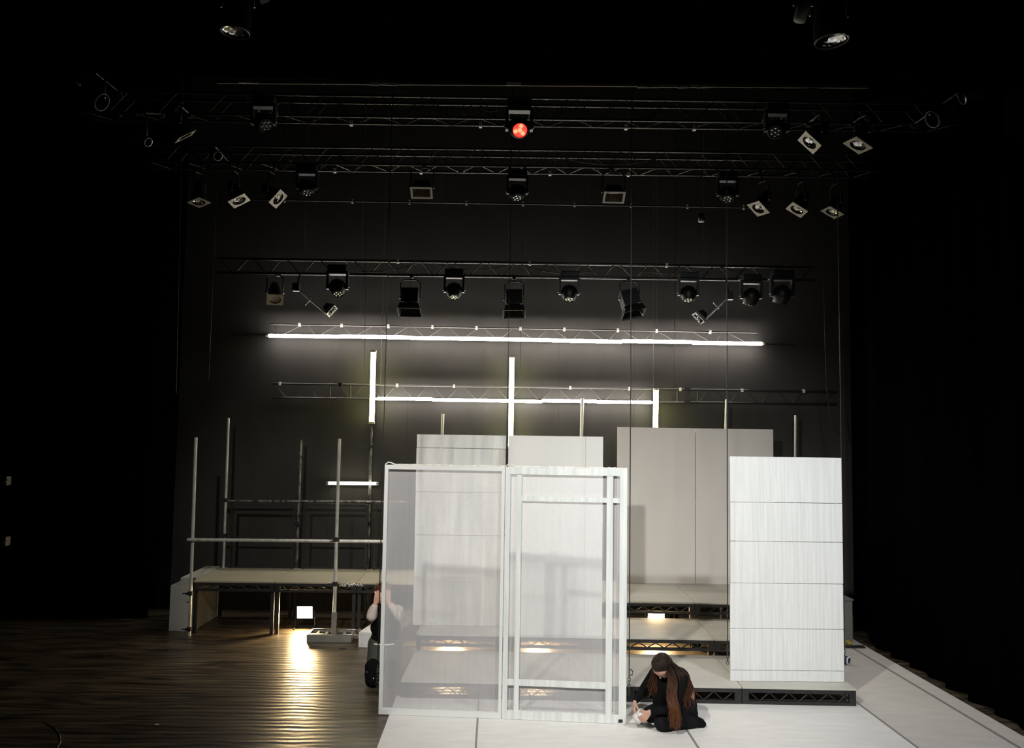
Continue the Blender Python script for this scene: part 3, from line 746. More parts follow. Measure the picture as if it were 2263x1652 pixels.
def dirv(x, y, z): return V((x, y, z)).normalized()
def head(label, px, py, d, z, rpx, n, group, red=False, yokeside=None):
    C = P(px, py, d); s = d / F * 1.05; R = rpx * s
    t = thing('moving_head', label, 'stage light', C, group); n = V(n).normalized()
    _, u, w = ortho(n)
    q = MB(); q.lathe(C, -n, [(.012, R * .96), (-.012, R * 1.06), (.02, R * 1.12), (R * .8, R * 1.45), (R * 1.7, R * 1.5), (R * 2.5, R * 1.1), (R * 2.9, R * .5), (R * 3.0, .001)], 20); q.build('head_shell', M_fix, t)
    q = MB(); q.lathe(C, n, [(-.006, R * .97), (-.006, .001)], 20); q.build('face_plate', M_redplate if red else M_fix, t)
    for i in range(7):
        o = V((0, 0, 0)) if i == 6 else (u * math.cos(i * math.pi / 3 + .3) + w * math.sin(i * math.pi / 3 + .3)) * (R * .62)
        q = MB(); q.lathe(C + o - n * .004, n, [(0, R * .27), (R * .10, R * .23), (R * .17, R * .12), (R * .19, .001)], 12)
        q.build('lens', (M_redcore if i in (0, 2, 4, 6) else M_red) if red else M_lens, t)
    if red:
        q = MB(); q.lathe(C, n, [(-.005, R * .90), (.003, R * .93), (.003, R * 1.0), (-.005, R * 1.02)], 20); q.build('lit_rim', M_red, t)
    c = C - n * (R * 1.5); sd = V((1, 0, 0)) if yokeside is None else V(yokeside)
    bz = c.z + R * 2.3; q = MB()
    for sg in (-1, 1):
        q.obox(c + sd * (sg * R * 1.72) + V((0, 0, R * 1.0)), (sd, (0, 0, 1), sd.cross(V((0, 0, 1)))), (R * .2, R * 1.5, R * .55))
        MB().ball(c + sd * (sg * R * 1.95), R * .18, 8).build('pivot_cap', M_chrome, t)
    q.obox(V((c.x, c.y, bz + R * .1)), (sd, (0, 0, 1), sd.cross(V((0, 0, 1)))), (R * 1.9, R * .25, R * .7)); q.build('yoke', M_fix, t)
    q = MB(); q.bevbox((c.x - R * 1.7, c.y - R * 1.0, bz + R * .4), (c.x + R * 1.7, c.y + R * 1.0, bz + R * 1.5), R * .15); q.build('base_box', M_fix, t)
    q = MB()
    for sg in (-1, 1):
        xx = c.x + sg * R * 1.4; q.tube((xx, c.y, bz + R * .8), on_bar(z, xx), .016, 6)
    q.build('hook_clamp', M_fix, t)
    return t
M_redplate = emit('red_lit_plate', (1.0, 0.01, 0.01), 0.3)
HB, HC, HD = 'moving heads on the front box truss', 'moving heads on the middle box truss', 'moving heads on the rear truss'
head('moving head lit glowing red, centre of the front box truss', 1149, 288, 9.3, zB, 15.5, (.06, -.80, -.62), HB, True)
head('unlit moving head with sparkling lenses, left on the front box truss', 588, 277, 9.3, zB, 14, (.45, -.6, -.62), HB)
head('unlit moving head with sparkling lenses, right on the front box truss', 1713, 291, 9.3, zB, 14, (-.4, -.7, -.6), HB)
head('unlit moving head in the centre of the middle box truss, below the red one', 1143, 437, 11.2, zC, 12, (0, -.42, -.9), HC)
head('unlit moving head at the left of the middle box truss', 678, 426, 11.2, zC, 12, (.1, -.45, -.9), HC)
head('unlit moving head at the right of the middle box truss', 1608, 440, 11.2, zC, 12, (-.1, -.5, -.85), HC)
head('unlit moving head on the rear truss, above the rod-mounted lamp on the left', 746, 649, 12.58, zD, 12, (.1, -.35, -.9), HD)
head('unlit moving head on the rear truss, between the two left dark lanterns', 1003, 656, 12.58, zD, 11.5, (0, -.3, -.92), HD)
head('unlit moving head on the rear truss, right of the middle dark lantern', 1258, 661, 12.58, zD, 11.5, (0, -.3, -.92), HD)
head('unlit moving head on the rear truss, left of the right rod-mounted lamp', 1522, 663, 12.58, zD, 11.5, (0, -.28, -.92), HD)
head('dark moving head on the rear truss, right of the right rod-mounted lamp', 1655, 672, 12.58, zD, 12, (-.2, .2, -.95), HD)
head('dark moving head near the right end of the rear truss', 1722, 668, 12.58, zD, 13, (-.2, .3, -.9), HD)

def big_lens(label, px, py, d, wpx, hpx, roll, z, group):
    C, r, u, v = ray_basis(px, py, d); s = u.length; R = wpx / 2 * s
    k = hpx / wpx; al = math.asin(min(1, k))
    ux = (u * math.cos(roll) + v * math.sin(roll)).normalized(); vy = (v * math.cos(roll) - u * math.sin(roll)).normalized()
    n = (-r * math.sin(al) + vy * math.cos(al)).normalized()
    t = thing('profile_lantern', label, 'stage light', C, group)
    q = MB(); q.lathe(C, -n, [(.0, R * .94), (-.01, R), (.015, R * 1.03), (.15, R * 1.0), (.30, R * .85), (.48, R * .7), (.5, .001)], 22); q.build('housing', M_fix, t)
    bm = bmesh.new(); bmesh.ops.create_icosphere(bm, subdivisions=3, radius=R * .93); rr = random.Random(int(px))
    for q_ in bm.verts: q_.co *= rr.uniform(.965, 1.02)
    bmesh.ops.delete(bm, geom=[q_ for q_ in bm.verts if q_.co.z > R * .1], context='VERTS')
    w = n.cross(ux); M = Matrix.Identity(4)
    for i, ax in enumerate((ux, w, n)):
        for j in range(3): M[j][i] = ax[j]
    MB().bm(bm, False, Matrix.Translation(C - n * .012) @ M @ Matrix.Diagonal((1, 1, .4, 1))).build('lens', M_mirror, t)
    hang(t, C - n * .25, z, V((1, 0, 0)), R * 1.1)
    return t
fb = thing('lighting_bar', 'black lighting bar in front of the top border curtain, above the picture edge', 'bar', (0, 7.8, 7.55))
MB().tube((-6, 7.8, 7.55), (6, 7.8, 7.55), .024, 8).build('pipe', M_steel, fb)
for x in (-4.5, -1.5, 1.5, 4.5): MB().tube((x, 7.8, 7.57), (x, 7.8, 9.49), .006, 5).build('hanger', M_wire, fb)
big_lens('dark lantern with glinting oval lens, upper left, before the top border curtain', 519, 71, 7.55, 66, 27, .10, zF, 'lanterns before the border curtain')
big_lens('dark lantern with glinting oval lens, upper right, before the top border curtain', 1839, 90, 7.55, 78, 32, -.12, zF, 'lanterns before the border curtain')
for lb, qd, m in (('pale panel lantern cut off by the upper picture edge, above the left oval lens', [(568, -8), (590, -14), (594, 3), (580, 10)], M_gel),):
    C, n, a, b, la, lb_ = square_from_quad(qd, 7.5); t = thing('panel_lantern', lb, 'stage light', C)
    MB().obox(C, (a, b, n), (la / 2, lb_ / 2, .006)).build('front_plate', M_gel, t)
    MB().obox(C - n * .05, (a, b, n), (la / 2 * .9, lb_ / 2 * .9, .04)).build('housing', M_fix, t)
    hang(t, C - n * .06, zF, V((1, 0, 0)), la * .6)
C = P(1775, 18, 7.5); t = thing('profile_lantern', 'dim grey lantern at the upper picture edge, above the right oval lens', 'stage light', C)
MB().lathe(C + V((-.03, .03, -.12)), (.25, -.1, 1), [(0, .001), (.01, .055), (.12, .06), (.26, .05), (.27, .001)], 16).build('housing', M_grey, t)
hang(t, C + V((0, 0, .03)), zF, V((1, 0, 0)), .08)
# half-hidden lanterns far out at the sides
def side_can(label, px, py, d, z, n, R=.10, ring=M_ring):
    C = P(px, py, d); n = V(n).normalized(); t = thing('par_can', label, 'stage light', C, 'lanterns at the sides')
    MB().lathe(C, -n, [(-.002, R * .92), (-.004, R), (.02, R * 1.02)], 18).build('rim', ring, t)
    MB().lathe(C - n * .022, -n, [(0, R), (.15, R), (.26, R * .6), (.27, .001)], 18).build('housing', M_fix, t)
    MB().lathe(C, n, [(-.01, R * .9), (-.03, R * .5), (-.04, .001)], 18).build('lens', M_cloth, t)
    hang(t, C - n * .13, z, V((1, 0, 0)), R * 1.2); return t
side_can('dark lantern with a thin lit rim, far left near the top border', 226, 226, 8.95, zT, (.85, -.15, -.5))
side_can('dark lantern with a lit rim, far right near the top border', 2060, 264, 8.95, zB, (-.85, -.1, -.5))
side_can('dark lantern farthest right, with two small glints', 2125, 216, 8.95, zT, (-.9, .2, -.4), .08, M_chrome)
side_can('dark lantern with a small bright glint, left on the middle truss', 482, 345, 10.7, zC, (.6, -.6, -.5), .06, M_chrome)
side_can('dark lantern with a tiny glint, far left below the edge-on par can', 328, 314, 9.0, zB, (.8, -.3, -.5), .05, M_chrome)

def open_flood(label, qd, d, z):
    C, n, a, b, la, lb = square_from_quad(qd, d)
    # a rectangular open flood facing down and to the front
    n = dirv(0, -.55, -.83); a = V((1, 0, 0)); b = n.cross(a)
    cx = sum(p[0] for p in qd) / 4; cy = sum(p[1] for p in qd) / 4
    C = P(cx, cy, d); hw = 22 * d / F; hh = 14.5 * d / F
    t = thing('open_flood', label, 'stage light', C, 'open floods on the middle box truss')
    for s in (-1, 1):
        MB().obox(C + a * (s * hw), (a, b, n), (.014, hh + .014, .012)).build('frame_bar', M_gel2, t); MB().obox(C + b * (s * hh), (a, b, n), (hw - .014, .014, .012)).build('frame_bar', M_gel2, t)
    q = MB(); vs = []
    for k, s in ((-.012, .93), (-.16, .55)):
        for i, j in ((-1, -1), (1, -1), (1, 1), (-1, 1)): vs.append(C + n * k + a * (i * hw * s) + b * (j * hh * s))
    q.add(vs, [(0, 1, 5, 4), (1, 2, 6, 5), (2, 3, 7, 6), (3, 0, 4, 7), (4, 5, 6, 7)]); q.build('reflector', M_inner, t)
    q = MB(); vs = []
    for k, s in ((-.013, 1.02), (-.19, .66)):
        for i, j in ((-1, -1), (1, -1), (1, 1), (-1, 1)): vs.append(C + n * k + a * (i * hw * s) + b * (j * hh * s))
    q.add(vs, [(0, 1, 5, 4), (1, 2, 6, 5), (2, 3, 7, 6), (3, 0, 4, 7), (4, 5, 6, 7)]); q.build('housing', M_fix, t)
    MB().tube(C - n * .08 - a * (hw * .5), C - n * .08 + a * (hw * .5), .01, 8).build('lamp', M_chrome, t)
    hang(t, C - n * .1, z, a, hw * 1.15)
M_gel2 = mat('pale_frame_metal', (0.5, 0.5, 0.46), 0.5, metal=.3)
M_inner = mat('flood_reflector', (0.40, 0.36, 0.28), 0.35, metal=.6)
open_flood('open flood with pale square frame, left of the middle box truss centre', [(908, 415), (953, 415), (954, 435), (911, 435)], 11.1, zC)
open_flood('open flood with pale square frame, right of the middle box truss centre', [(1338, 426), (1380, 426), (1376, 445), (1334, 444)], 11.1, zC)

def fresnel(label, px, py, wpx, hpx, d, z, tilt):
    C = P(px, py, d); w = wpx * d / F / 2; h = hpx * d / F / 2
    t = thing('fresnel_lantern', label, 'stage light', C, 'dark lanterns on the rear truss')
    ax = dirv(tilt, -.25, -1); sd = V((1, 0, 0)); sd = (sd - ax * sd.dot(ax)).normalized(); bk = ax.cross(sd)
    q = MB(); q.obox(C - ax * (h * .35), (sd, bk, ax), (w * .8, w * .8, h * .55)); q.build('housing', M_fix, t)
    for i in range(3): MB().obox(C - ax * (h * (.65 - .3 * i)), (sd, bk, ax), (w * .83, w * .83, h * .03)).build('cooling_fin', M_fix, t)
    MB().lathe(C + ax * (h * .2), ax, [(0, w * .72), (.03, w * .72), (.03, w * .62), (.012, .001)], 18).build('lens_ring', M_fix, t)
    fl = C + ax * (h * .26)
    for dv, o in ((sd, 1), (sd, -1), (bk, 1), (bk, -1)):
        ot = bk if dv is sd else sd; e = dv * (o * w * .85); k = (ax * 1.0 + dv * (o * .35)).normalized()
        q = MB(); vs = []
        for f, l in ((.85, 0), (1.05, h * .55)):
            for s_ in (-1, 1): vs.append(fl + e + ot * (s_ * w * f) + k * l)
        th = dv * (o * .004); vs += [x + th for x in vs[:4]]
        q.add(vs, [(0, 1, 3, 2), (4, 6, 7, 5), (0, 4, 5, 1), (2, 3, 7, 6), (0, 2, 6, 4), (1, 5, 7, 3)]); q.build('barn_door', M_fix, t)
    MB().path([C + sd * (w * 1.0) - ax * (h * .9), C + sd * (w * 1.05) - ax * (h * .2), C + sd * (w * 1.05) + ax * (h * .2)], .008, 6).build('safety_bond', M_wire, t)
    hang(t, C - ax * (h * .35), z, sd, w * .95)
fresnel('dark square lantern with barn doors on the rear truss, leftmost of three', 906, 668, 46, 62, 12.65, zD, .0)
fresnel('dark square lantern with barn doors on the rear truss, middle of three', 1136, 672, 44, 64, 12.65, zD, .03)
fresnel('dark square lantern with barn doors on the rear truss, rightmost of three, tilted', 1394, 672, 46, 66, 12.65, zD, .25)

def rod_lamp(label, p0, p1, qd, d, z):
    C, n, a, b, la, lb = square_from_quad(qd, d)
    t = thing('rod_lamp', label, 'stage light', C, 'rod-mounted lamps on the rear truss')
    A = P(*p0, d); B_ = P(*p1, d)
    MB().tube(A, B_, .012, 8).build('rod', M_galv, t)
    m = A.lerp(B_, .45); pr = (B_ - A).normalized(); sd = V((pr.z, 0, -pr.x)); MB().tube(m - sd * .03, m + sd * .11, .008, 6).build('lever', M_chrome, t)
    b = (b - a * b.dot(a)).normalized()
    q = MB()
    for s in (-1, 1): q.obox(C + a * (s * la / 2), (a, b, n), (.010, lb / 2 + .01, .02)); q.obox(C + b * (s * lb / 2), (a, b, n), (la / 2 - .01, .010, .02))
    q.build('frame', M_chrome, t)
    q = MB(); bm = bmesh.new(); bmesh.ops.create_grid(bm, x_segments=7, y_segments=5, size=.5); rr = random.Random(int(p0[0]))
    for v in bm.verts: v.co.z += rr.uniform(-.16, .16)
    M = Matrix.Identity(4)
    for i, ax in enumerate((a * la * .9, b * lb * .9, n * .3)):
        for j in range(3): M[j][i] = ax[j]
    q.bm(bm, False, Matrix.Translation(C - n * .005) @ M); q.build('foil_reflector', M_mirror, t)
    q = MB(); vs = []
    for k, s in ((-.012, .95), (-.10, .5)):
        for i, j in ((-1, -1), (1, -1), (1, 1), (-1, 1)): vs.append(C + n * (k - .02) + a * (i * la / 2 * s) + b * (j * lb / 2 * s))
    q.add(vs, [(0, 1, 5, 4), (1, 2, 6, 5), (2, 3, 7, 6), (3, 0, 4, 7), (4, 5, 6, 7), (0, 3, 2, 1)]); q.build('housing', M_fix, t)
    q = MB(); q.tube(A, on_bar(z, A.x), .014, 6); q.box(V((A.x - .05, A.y - .05, A.z - .05)), V((A.x + .05, A.y + .05, A.z + .07))); q.build('hook_clamp', M_fix, t)
rod_lamp('bright-rimmed lamp on a slanting rod, hung left on the rear truss', (655, 636), (722, 694), [(721, 690), (737, 674), (743, 680), (727, 698)], 12.6, zD)
rod_lamp('bright-rimmed lamp on a slanting rod, hung right on the rear truss', (1612, 655), (1556, 708), [(1532, 694), (1540, 689), (1558, 708), (1549, 714)], 12.6, zD)
# small beacon hanging under the middle border
C = P(1550, 488, 11.42); t = thing('hanging_sensor', 'small dark cylinder with a lit lower rim, hanging right of centre below the middle truss', 'sensor', C)
MB().lathe(C, (0, 0, 1), [(0, .001), (0, .045), (.10, .045), (.11, .02), (.11, .001)], 14).build('body', M_fix, t)
MB().lathe(C - V((0, 0, .012)), (0, 0, 1), [(0, .001), (0, .042), (.011, .042)], 14).build('rim', M_gel2, t)
MB().tube(C + V((0, 0, .1)), on_bar(zC, C.x), .008, 6).build('drop', M_wire, t)

# ------------------------------------------------------------------ small things at the right and the left
C = PZ(1873, 1458, .07)
tr_ = thing('rolled_sheet', 'dark blue roll with a white open end, on the floor beside the brushed white flat', 'roll', (C.x, C.y, 0))
axd = dirv(-.62, .75, 0); p0 = V((C.x + .02, C.y, .062))
q = MB(); q.lathe(p0, axd, [(0, .055), (.75, .055), (.75, .045), (0.0, .045), (0, .055)], 18); q.build('roll', M_navy, tr_)
q = MB(); q.lathe(p0 - axd * .004, axd, [(0, .038), (0, .056), (.012, .056), (.03, .044), (0, .038)], 18); q.build('white_end', M_box, tr_)
C = PZ(1890, 1428, .02); o = MB().bevbox((C.x - .35, C.y - .05, .0075), (C.x + .13, C.y + .05, .03), .004).build('batten', M_black); tag(o, 'black flat batten lying on the floor sheet near the dark platform block', 'batten')
C = PZ(1874, 1420, .02); o = MB().lathe(V((C.x, C.y, .0075)), (0, 0, 1), [(0, .04), (0, .065), (.045, .065), (.045, .04), (0, .04)], 16).build('tape_roll', M_yel); tag(o, 'yellow tape roll on the floor sheet behind the black batten', 'tape')
q = MB(); q.path([PZ(125, 1655, .008), PZ(134, 1638, .008), PZ(132, 1622, .008), PZ(120, 1606, .008), PZ(100, 1594, .008)], .006, 6); tag(q.build('floor_cable', M_worn), 'thin cable curving over the black floor, lower left corner', 'cable')
C = PZ(346, 1600, .004); o = MB().bevbox((C.x - .02, C.y - .02, .0005), (C.x + .02, C.y + .02, .006), .002).build('tape_scrap', M_tape); tag(o, 'white tape scrap on the dark black floor at the left', 'tape')
C = PZ(757, 1432, .004); o = MB().bevbox((C.x - .04, C.y - .02, .0005), (C.x + .04, C.y + .02, .010), .002).build('debris_chip', M_black); tag(o, 'dark chip on the black floor in front of the weighted base', 'scrap')
for (px, py, lb) in ((14, 1062, 'dark lantern clamp at the far left wall, upper'), (12, 1195, 'dark lantern clamp at the far left wall, lower')):
    C = P(px, py, 9.6); t = thing('wall_bracket', lb, 'bracket', C)
    MB().bevbox(C - V((.06, .05, .05)), C + V((.03, .05, .05)), .01).build('body', M_fix, t); MB().tube(C + V((0, -.06, -.02)), C + V((.05, -.08, .02)), .012, 6).build('handle', M_chrome, t)

# ------------------------------------------------------------------ people
def soft(name, caps, voxel, m, parent, smooth=6, squash=()):
    """one continuous surface grown over tapered limbs; caps: (p0, r0, p1, r1)"""
    bm = bmesh.new()
    for p0, r0, p1, r1 in caps:
        tb = bmesh.new()
        for p, r in ((p0, r0), (p1, r1)):
            bmesh.ops.create_icosphere(tb, subdivisions=2 if r < .03 else 3, radius=r, matrix=Matrix.Translation(V(p)))
        ch = bmesh.ops.convex_hull(tb, input=tb.verts[:])
        bmesh.ops.delete(tb, geom=[g for g in ch['geom_interior'] if isinstance(g, bmesh.types.BMVert)], context='VERTS')
        me_ = bpy.data.meshes.new('x'); tb.to_mesh(me_); tb.free(); bm.from_mesh(me_); bpy.data.meshes.remove(me_)
    me = bpy.data.meshes.new(name); bm.to_mesh(me); bm.free()
    tmp = bpy.data.objects.new('tmp', me); COL.objects.link(tmp)
    md = tmp.modifiers.new('r', 'REMESH'); md.mode = 'VOXEL'; md.voxel_size = voxel
    sm = tmp.modifiers.new('s', 'SMOOTH'); sm.factor = .5; sm.iterations = smooth
    dg = bpy.context.evaluated_depsgraph_get(); dg.update()
    out = bpy.data.meshes.new_from_object(tmp.evaluated_get(dg))
    bpy.data.objects.remove(tmp); bpy.data.meshes.remove(me)
    out.transform(WM[parent.name].inverted()); out.name = name
    out.materials.clear(); out.materials.append(m)
    out.polygons.foreach_set('use_smooth', [True] * len(out.polygons))
    o = bpy.data.objects.new(name, out); COL.objects.link(o); o.parent = parent; WM[o.name] = WM[parent.name]
    return o
def chain(pts, rs): return [(pts[i], rs[i], pts[i + 1], rs[i + 1]) for i in range(len(pts) - 1)]
def hand(w, d, side, palmn, curl, s=1.0, spread=.12):
    """palm, four bent fingers of unequal length and a thumb; w wrist, d pointing direction, side towards the thumb"""
    w = V(w); d = V(d).normalized(); side = V(side); side = (side - d * side.dot(d)).normalized(); pn = d.cross(side).normalized() * palmn
    c = []
    kn = [w + d * (.088 * s) + side * (k * s) for k in (.030, .010, -.011, -.030)]
    for k in kn: c.append((w + d * .015 * s + (k - w - d * .088 * s) * .45, .016 * s, k, .0115 * s))
    for i, (k, l) in enumerate(zip(kn, (.072, .080, .074, .058))):
        p = k; a = 0.25 * curl; dd = d + side * (spread * (1 - i * .66))
        r = .0098 * s
        for j, f in enumerate((.45, .32, .23)):
            a += curl * (.55, .75, .5)[j]
            q = p + (dd.normalized() * math.cos(a) + pn * math.sin(a)) * (l * f * s)
            c.append((p, r, q, r * .90)); p = q; r *= .90
    t0 = w + d * (.030 * s) + side * (.030 * s); t1 = t0 + (side * .8 + d * .6 + pn * .45).normalized() * .034 * s; t2 = t1 + (d * .9 + side * .25 + pn * .6).normalized() * .030 * s
    t3 = t2 + (d * .9 + pn * .7).normalized() * .022 * s
    c += [(w + d * .02 * s + side * .012 * s, .016 * s, t0, .0135 * s), (t0, .0135 * s, t1, .0115 * s), (t1, .0115 * s, t2, .0105 * s), (t2, .0105 * s, t3, .008 * s)]
    return c
def head_caps(c, f, up, R=.092):
    """skull, jaw, nose, brow, ears; f facing, up crown direction"""
    c = V(c); f = V(f).normalized(); up = V(up); up = (up - f * up.dot(f)).normalized(); sd = f.cross(up)
    k = R / .092
    q = [(c - f * .022 * k + up * .018 * k, .088 * k, c + f * .018 * k + up * .012 * k, .082 * k),
         (c + f * .025 * k - up * .03 * k, .064 * k, c + f * .052 * k - up * .088 * k, .033 * k),
         (c + f * .084 * k - up * .006 * k, .010 * k, c + f * .105 * k - up * .036 * k, .0125 * k),
         (c + f * .070 * k + up * .020 * k - sd * .03 * k, .018 * k, c + f * .070 * k + up * .020 * k + sd * .03 * k, .018 * k),
         (c + f * .072 * k - up * .066 * k - sd * .014 * k, .012 * k, c + f * .072 * k - up * .066 * k + sd * .014 * k, .012 * k)]
    for s in (-1, 1): q.append((c + sd * (s * .082 * k) - up * .0 * k - f * .008 * k, .014 * k, c + sd * (s * .088 * k) - up * .028 * k - f * .008 * k, .011 * k))
    return q, f, up, sd

# ---- the kneeling woman, local frame: x right, y away, z up, about the floor point below her
def place(px, py):
    return PZ(px, py, 0.007)
O = place(1480, 1596)
def w_(x, y, z): return O + V((x, y, z))
wo = thing('person', 'person with long brown hair kneeling in black clothes, holding a white tape roll', 'person', O)
H = w_(.13, -.01, .205)
NK = w_(-.005, -.10, .545)
hc = w_(-.122, -.19, .628)
hq, hf, hu, hs_ = head_caps(hc, (-.42, -.42, -.95), (-.5, -.5, .65), .094)
shR, elR, wrR = w_(-.155, -.01, .505), w_(-.265, .02, .345), w_(-.388, -.125, .250)
shL, elL, wrL = w_(.085, -.20, .49), w_(-.02, -.305, .24), w_(-.262, -.28, .20)
knL, knR = w_(-.13, -.25, .082), w_(-.20, .02, .082)
anL, anR = w_(.245, -.15, .055), w_(.22, .09, .055)
hdR = hand(wrR, (-.16, -.36, -.86), (0, -.93, .37), -1, .65, 1.0)
hdL = hand(wrL, (-.66, .02, -.70), (-.70, .0, .66), 1, .55, 1.0, .16)
body = list(hq) + chain([hc - hf * .02 - hu * .06, NK], [.048, .05]) + chain([NK, w_(.07, -.04, .44), w_(.14, .02, .295), H], [.062, .10, .128, .105])
body += chain([shR, elR, wrR], [.045, .034, .023]) + hdR + chain([shL, elL, wrL], [.045, .034, .023]) + hdL + [(shR, .045, NK, .05), (shL, .045, NK, .05)]
body += chain([H, knL, anL], [.09, .06, .04]) + chain([H + V((-.02, .06, 0)), knR, anR], [.09, .06, .04])
soft('body', body, .0065, M_skin, wo, 4)
top = chain([NK + V((0, 0, -.02)), w_(.075, -.05, .46), w_(.120, -.015, .345)], [.085, .130, .121])
top += [(shR, .068, w_(.03, -.05, .46), .10), (shL, .068, w_(.03, -.07, .46), .10), (w_(-.03, -.12, .40), .09, w_(.06, -.06, .29), .10)]
top += [(w_(-.115, -.08, .46), .08, w_(-.125, -.10, .22), .075), (w_(-.115, -.08, .44), .085, w_(.02, -.10, .30), .11)]
top += chain([shR, elR, wrR.lerp(elR, .10)], [.066, .050, .034]) + chain([shL, elL, wrL.lerp(elL, .14)], [.068, .054, .037])
soft('top', top, .009, M_knit, wo, 5)
tro = [(H, .124, w_(.165, .02, .17), .13)]
tro += chain([H + V((.0, -.05, -.0)), knL, anL + V((-.02, 0, .0))], [.115, .085, .055]) + chain([H + V((-.02, .05, -.02)), knR, anR + V((-.03, 0, 0))], [.115, .083, .052])
tro += [(w_(.05, -.16, .15), .09, w_(.03, .0, .15), .10), (w_(.20, .0, .10), .10, w_(.02, -.14, .075), .075)]
soft('trousers', tro, .011, M_trous, wo, 5)
for a in (anL, anR):
    soft('shoe', [(a + V((-.03, 0, -.008)), .042, a + V((.075, .015, -.022)), .034), (a + V((.0, 0, .02)), .043, a + V((.05, .01, .0)), .04)], .009, M_knit, wo, 4)
# hair: a cap over the skull, a long curtain to the front, strands over back and shoulder
cap = [(hc - hf * .034 + hu * .026, .094, hc + hf * .0 + hu * .026, .090), (hc - hf * .06 - hu * .02, .075, hc - hf * .075 - hu * .07, .06)]
cap += [(hc + hu * .045 + V((.035, .0, 0)), .055, w_(-.045, -.225, .585), .030), (hc + hu * .035 + V((.05, .03, 0)), .055, w_(.02, -.15, .60), .035)]
for dx in (-.028, 0, .028): cap += chain([w_(-.040 + dx, -.225, .585), w_(-.032 + dx, -.252, .53), w_(-.048 + dx, -.315, .37), w_(-.030 + dx, -.365, .255), w_(-.022 + dx * .7, -.375, .19)], [.022, .020, .018, .015, .010])
for dx in (-.03, .02): cap += chain([w_(.02 + dx, -.15, .60), w_(.085 + dx, -.20, .51)], [.030, .016])
hair = soft('hair', cap, .008, M_hair, wo, 3)
def spline(pts, u):
    k = min(int(u), len(pts) - 2); f = u - k
    a = V(pts[max(k - 1, 0)]); b = V(pts[k]); c = V(pts[k + 1]); d = V(pts[min(k + 2, len(pts) - 1)])
    return .5 * ((2 * b) + (c - a) * f + (2 * a - 5 * b + 4 * c - d) * f * f + (3 * b - a - 3 * c + d) * f ** 3)
def lock(q, pts, r, n=15, fray=.018, wv=.006):
    ph = random.uniform(0, 6); o1 = V((random.gauss(0, 1), random.gauss(0, 1), 0)) * fray * .4; o2 = V((random.gauss(0, 1), random.gauss(0, 1), random.gauss(0, 1.4))) * fray
    res = []
    for i in range(n + 1):
        t = i / n; p = spline(pts, t * (len(pts) - 1)) + o1.lerp(o2, t) * t ** .8
        p += V((math.sin(ph + t * 9), math.cos(ph * 1.7 + t * 8), 0)) * wv * t
        res.append(p)
    q.path(res, [r * (1.0 - .7 * (i / n) ** 3) for i in range(n + 1)], 4)
q = MB(); cr = hc + hu * .105
for i in range(300):            # front curtain, falling past the near cheek to the lap
    k = random.random(); a = hc + hu * random.uniform(.07, .108) + V((.02 + .050 * k, -.01, 0)) - hf * random.uniform(-.01, .05)
    e = w_(-.052 + .075 * k + random.uniform(-.012, .012), -.395 + .02 * k + random.uniform(-.01, .01), random.uniform(.085, .20) - .03 * k)
    dy = random.uniform(-.018, .012)
    m1 = w_(-.075 + .088 * k, -.270 + dy, .54); m2 = w_(-.092 + .085 * k, -.335 + dy, .37); m3 = w_(-.068 + .075 * k, -.385 + dy, .25)
    lock(q, [a, m1, m2, m3, e], random.uniform(.0022, .005), fray=.017, wv=.008)
q.build('front_lock', M_hair, hair)
q = MB()
for i in range(170):             # over the back and the near shoulder
    k = random.random(); a = hc + hu * random.uniform(.05, .11) - hf * random.uniform(.0, .07) + V((.04 + .03 * k, 0, 0))
    e = w_(.065 + .12 * k, -.24 + .05 * k, .40 - .06 * k + random.uniform(-.13, .05))
    m1 = w_(.01 + .07 * k, -.20 + .05 * k, .625 - .03 * k); m2 = w_(.05 + .11 * k, -.24 + .06 * k, .53 - .05 * k)
    lock(q, [a, m1, m2, e], random.uniform(.002, .005), fray=.026, wv=.014)
q.build('back_lock', M_hair, hair)
q = MB()
for i in range(90):             # thin lock on the far side of the face
    k = random.random(); a = hc + hu * random.uniform(.05, .1) + V((-.055, .03, .0))
    e = w_(-.235 + .07 * k + random.uniform(-.02, .02), -.14, random.uniform(.32, .43)); m1 = w_(-.205 + .03 * k, -.14, .56)
    lock(q, [a, m1, e], random.uniform(.002, .0042), fray=.022, wv=.010)
q.build('side_lock', M_hair, hair)
q = MB()                        # strands combed from the parting over the whole skull
for i in range(420):
    az = random.uniform(0, 2 * math.pi); fr = math.sin(az)
    lim = 1.02 if fr > .5 else (1.35 if fr > 0 else 1.75)
    p0 = (hu + hf * random.uniform(-.35, .35) + hs_ * random.uniform(-.06, .06)).normalized()
    tg = (hs_ * math.cos(az) + hf * (fr * .9 - .12)).normalized(); pts = []
    a0 = random.uniform(0, .5)
    for j in range(6):
        an = a0 + (lim - a0) * j / 5; dv = (p0 * math.cos(an) + tg * math.sin(an)).normalized()
        rr_ = 1 / math.sqrt((dv.dot(hf) / .116) ** 2 + (dv.dot(hu) / .113) ** 2 + (dv.dot(hs_) / .098) ** 2)
        pts.append(hc - hf * .018 + hu * .012 + dv * (rr_ + random.uniform(-.001, .0015)))
    q.path(pts, [.002, .0032, .0036, .0036, .003, .002], 4)
q.build('crown_strand', M_hair, hair)
q = MB()
for s in (-1, 1):
    q.ball(hc + hf * .083 + hs_ * (s * .032) - hu * .004, .011, 8)
q.build('eye', M_eye, wo)
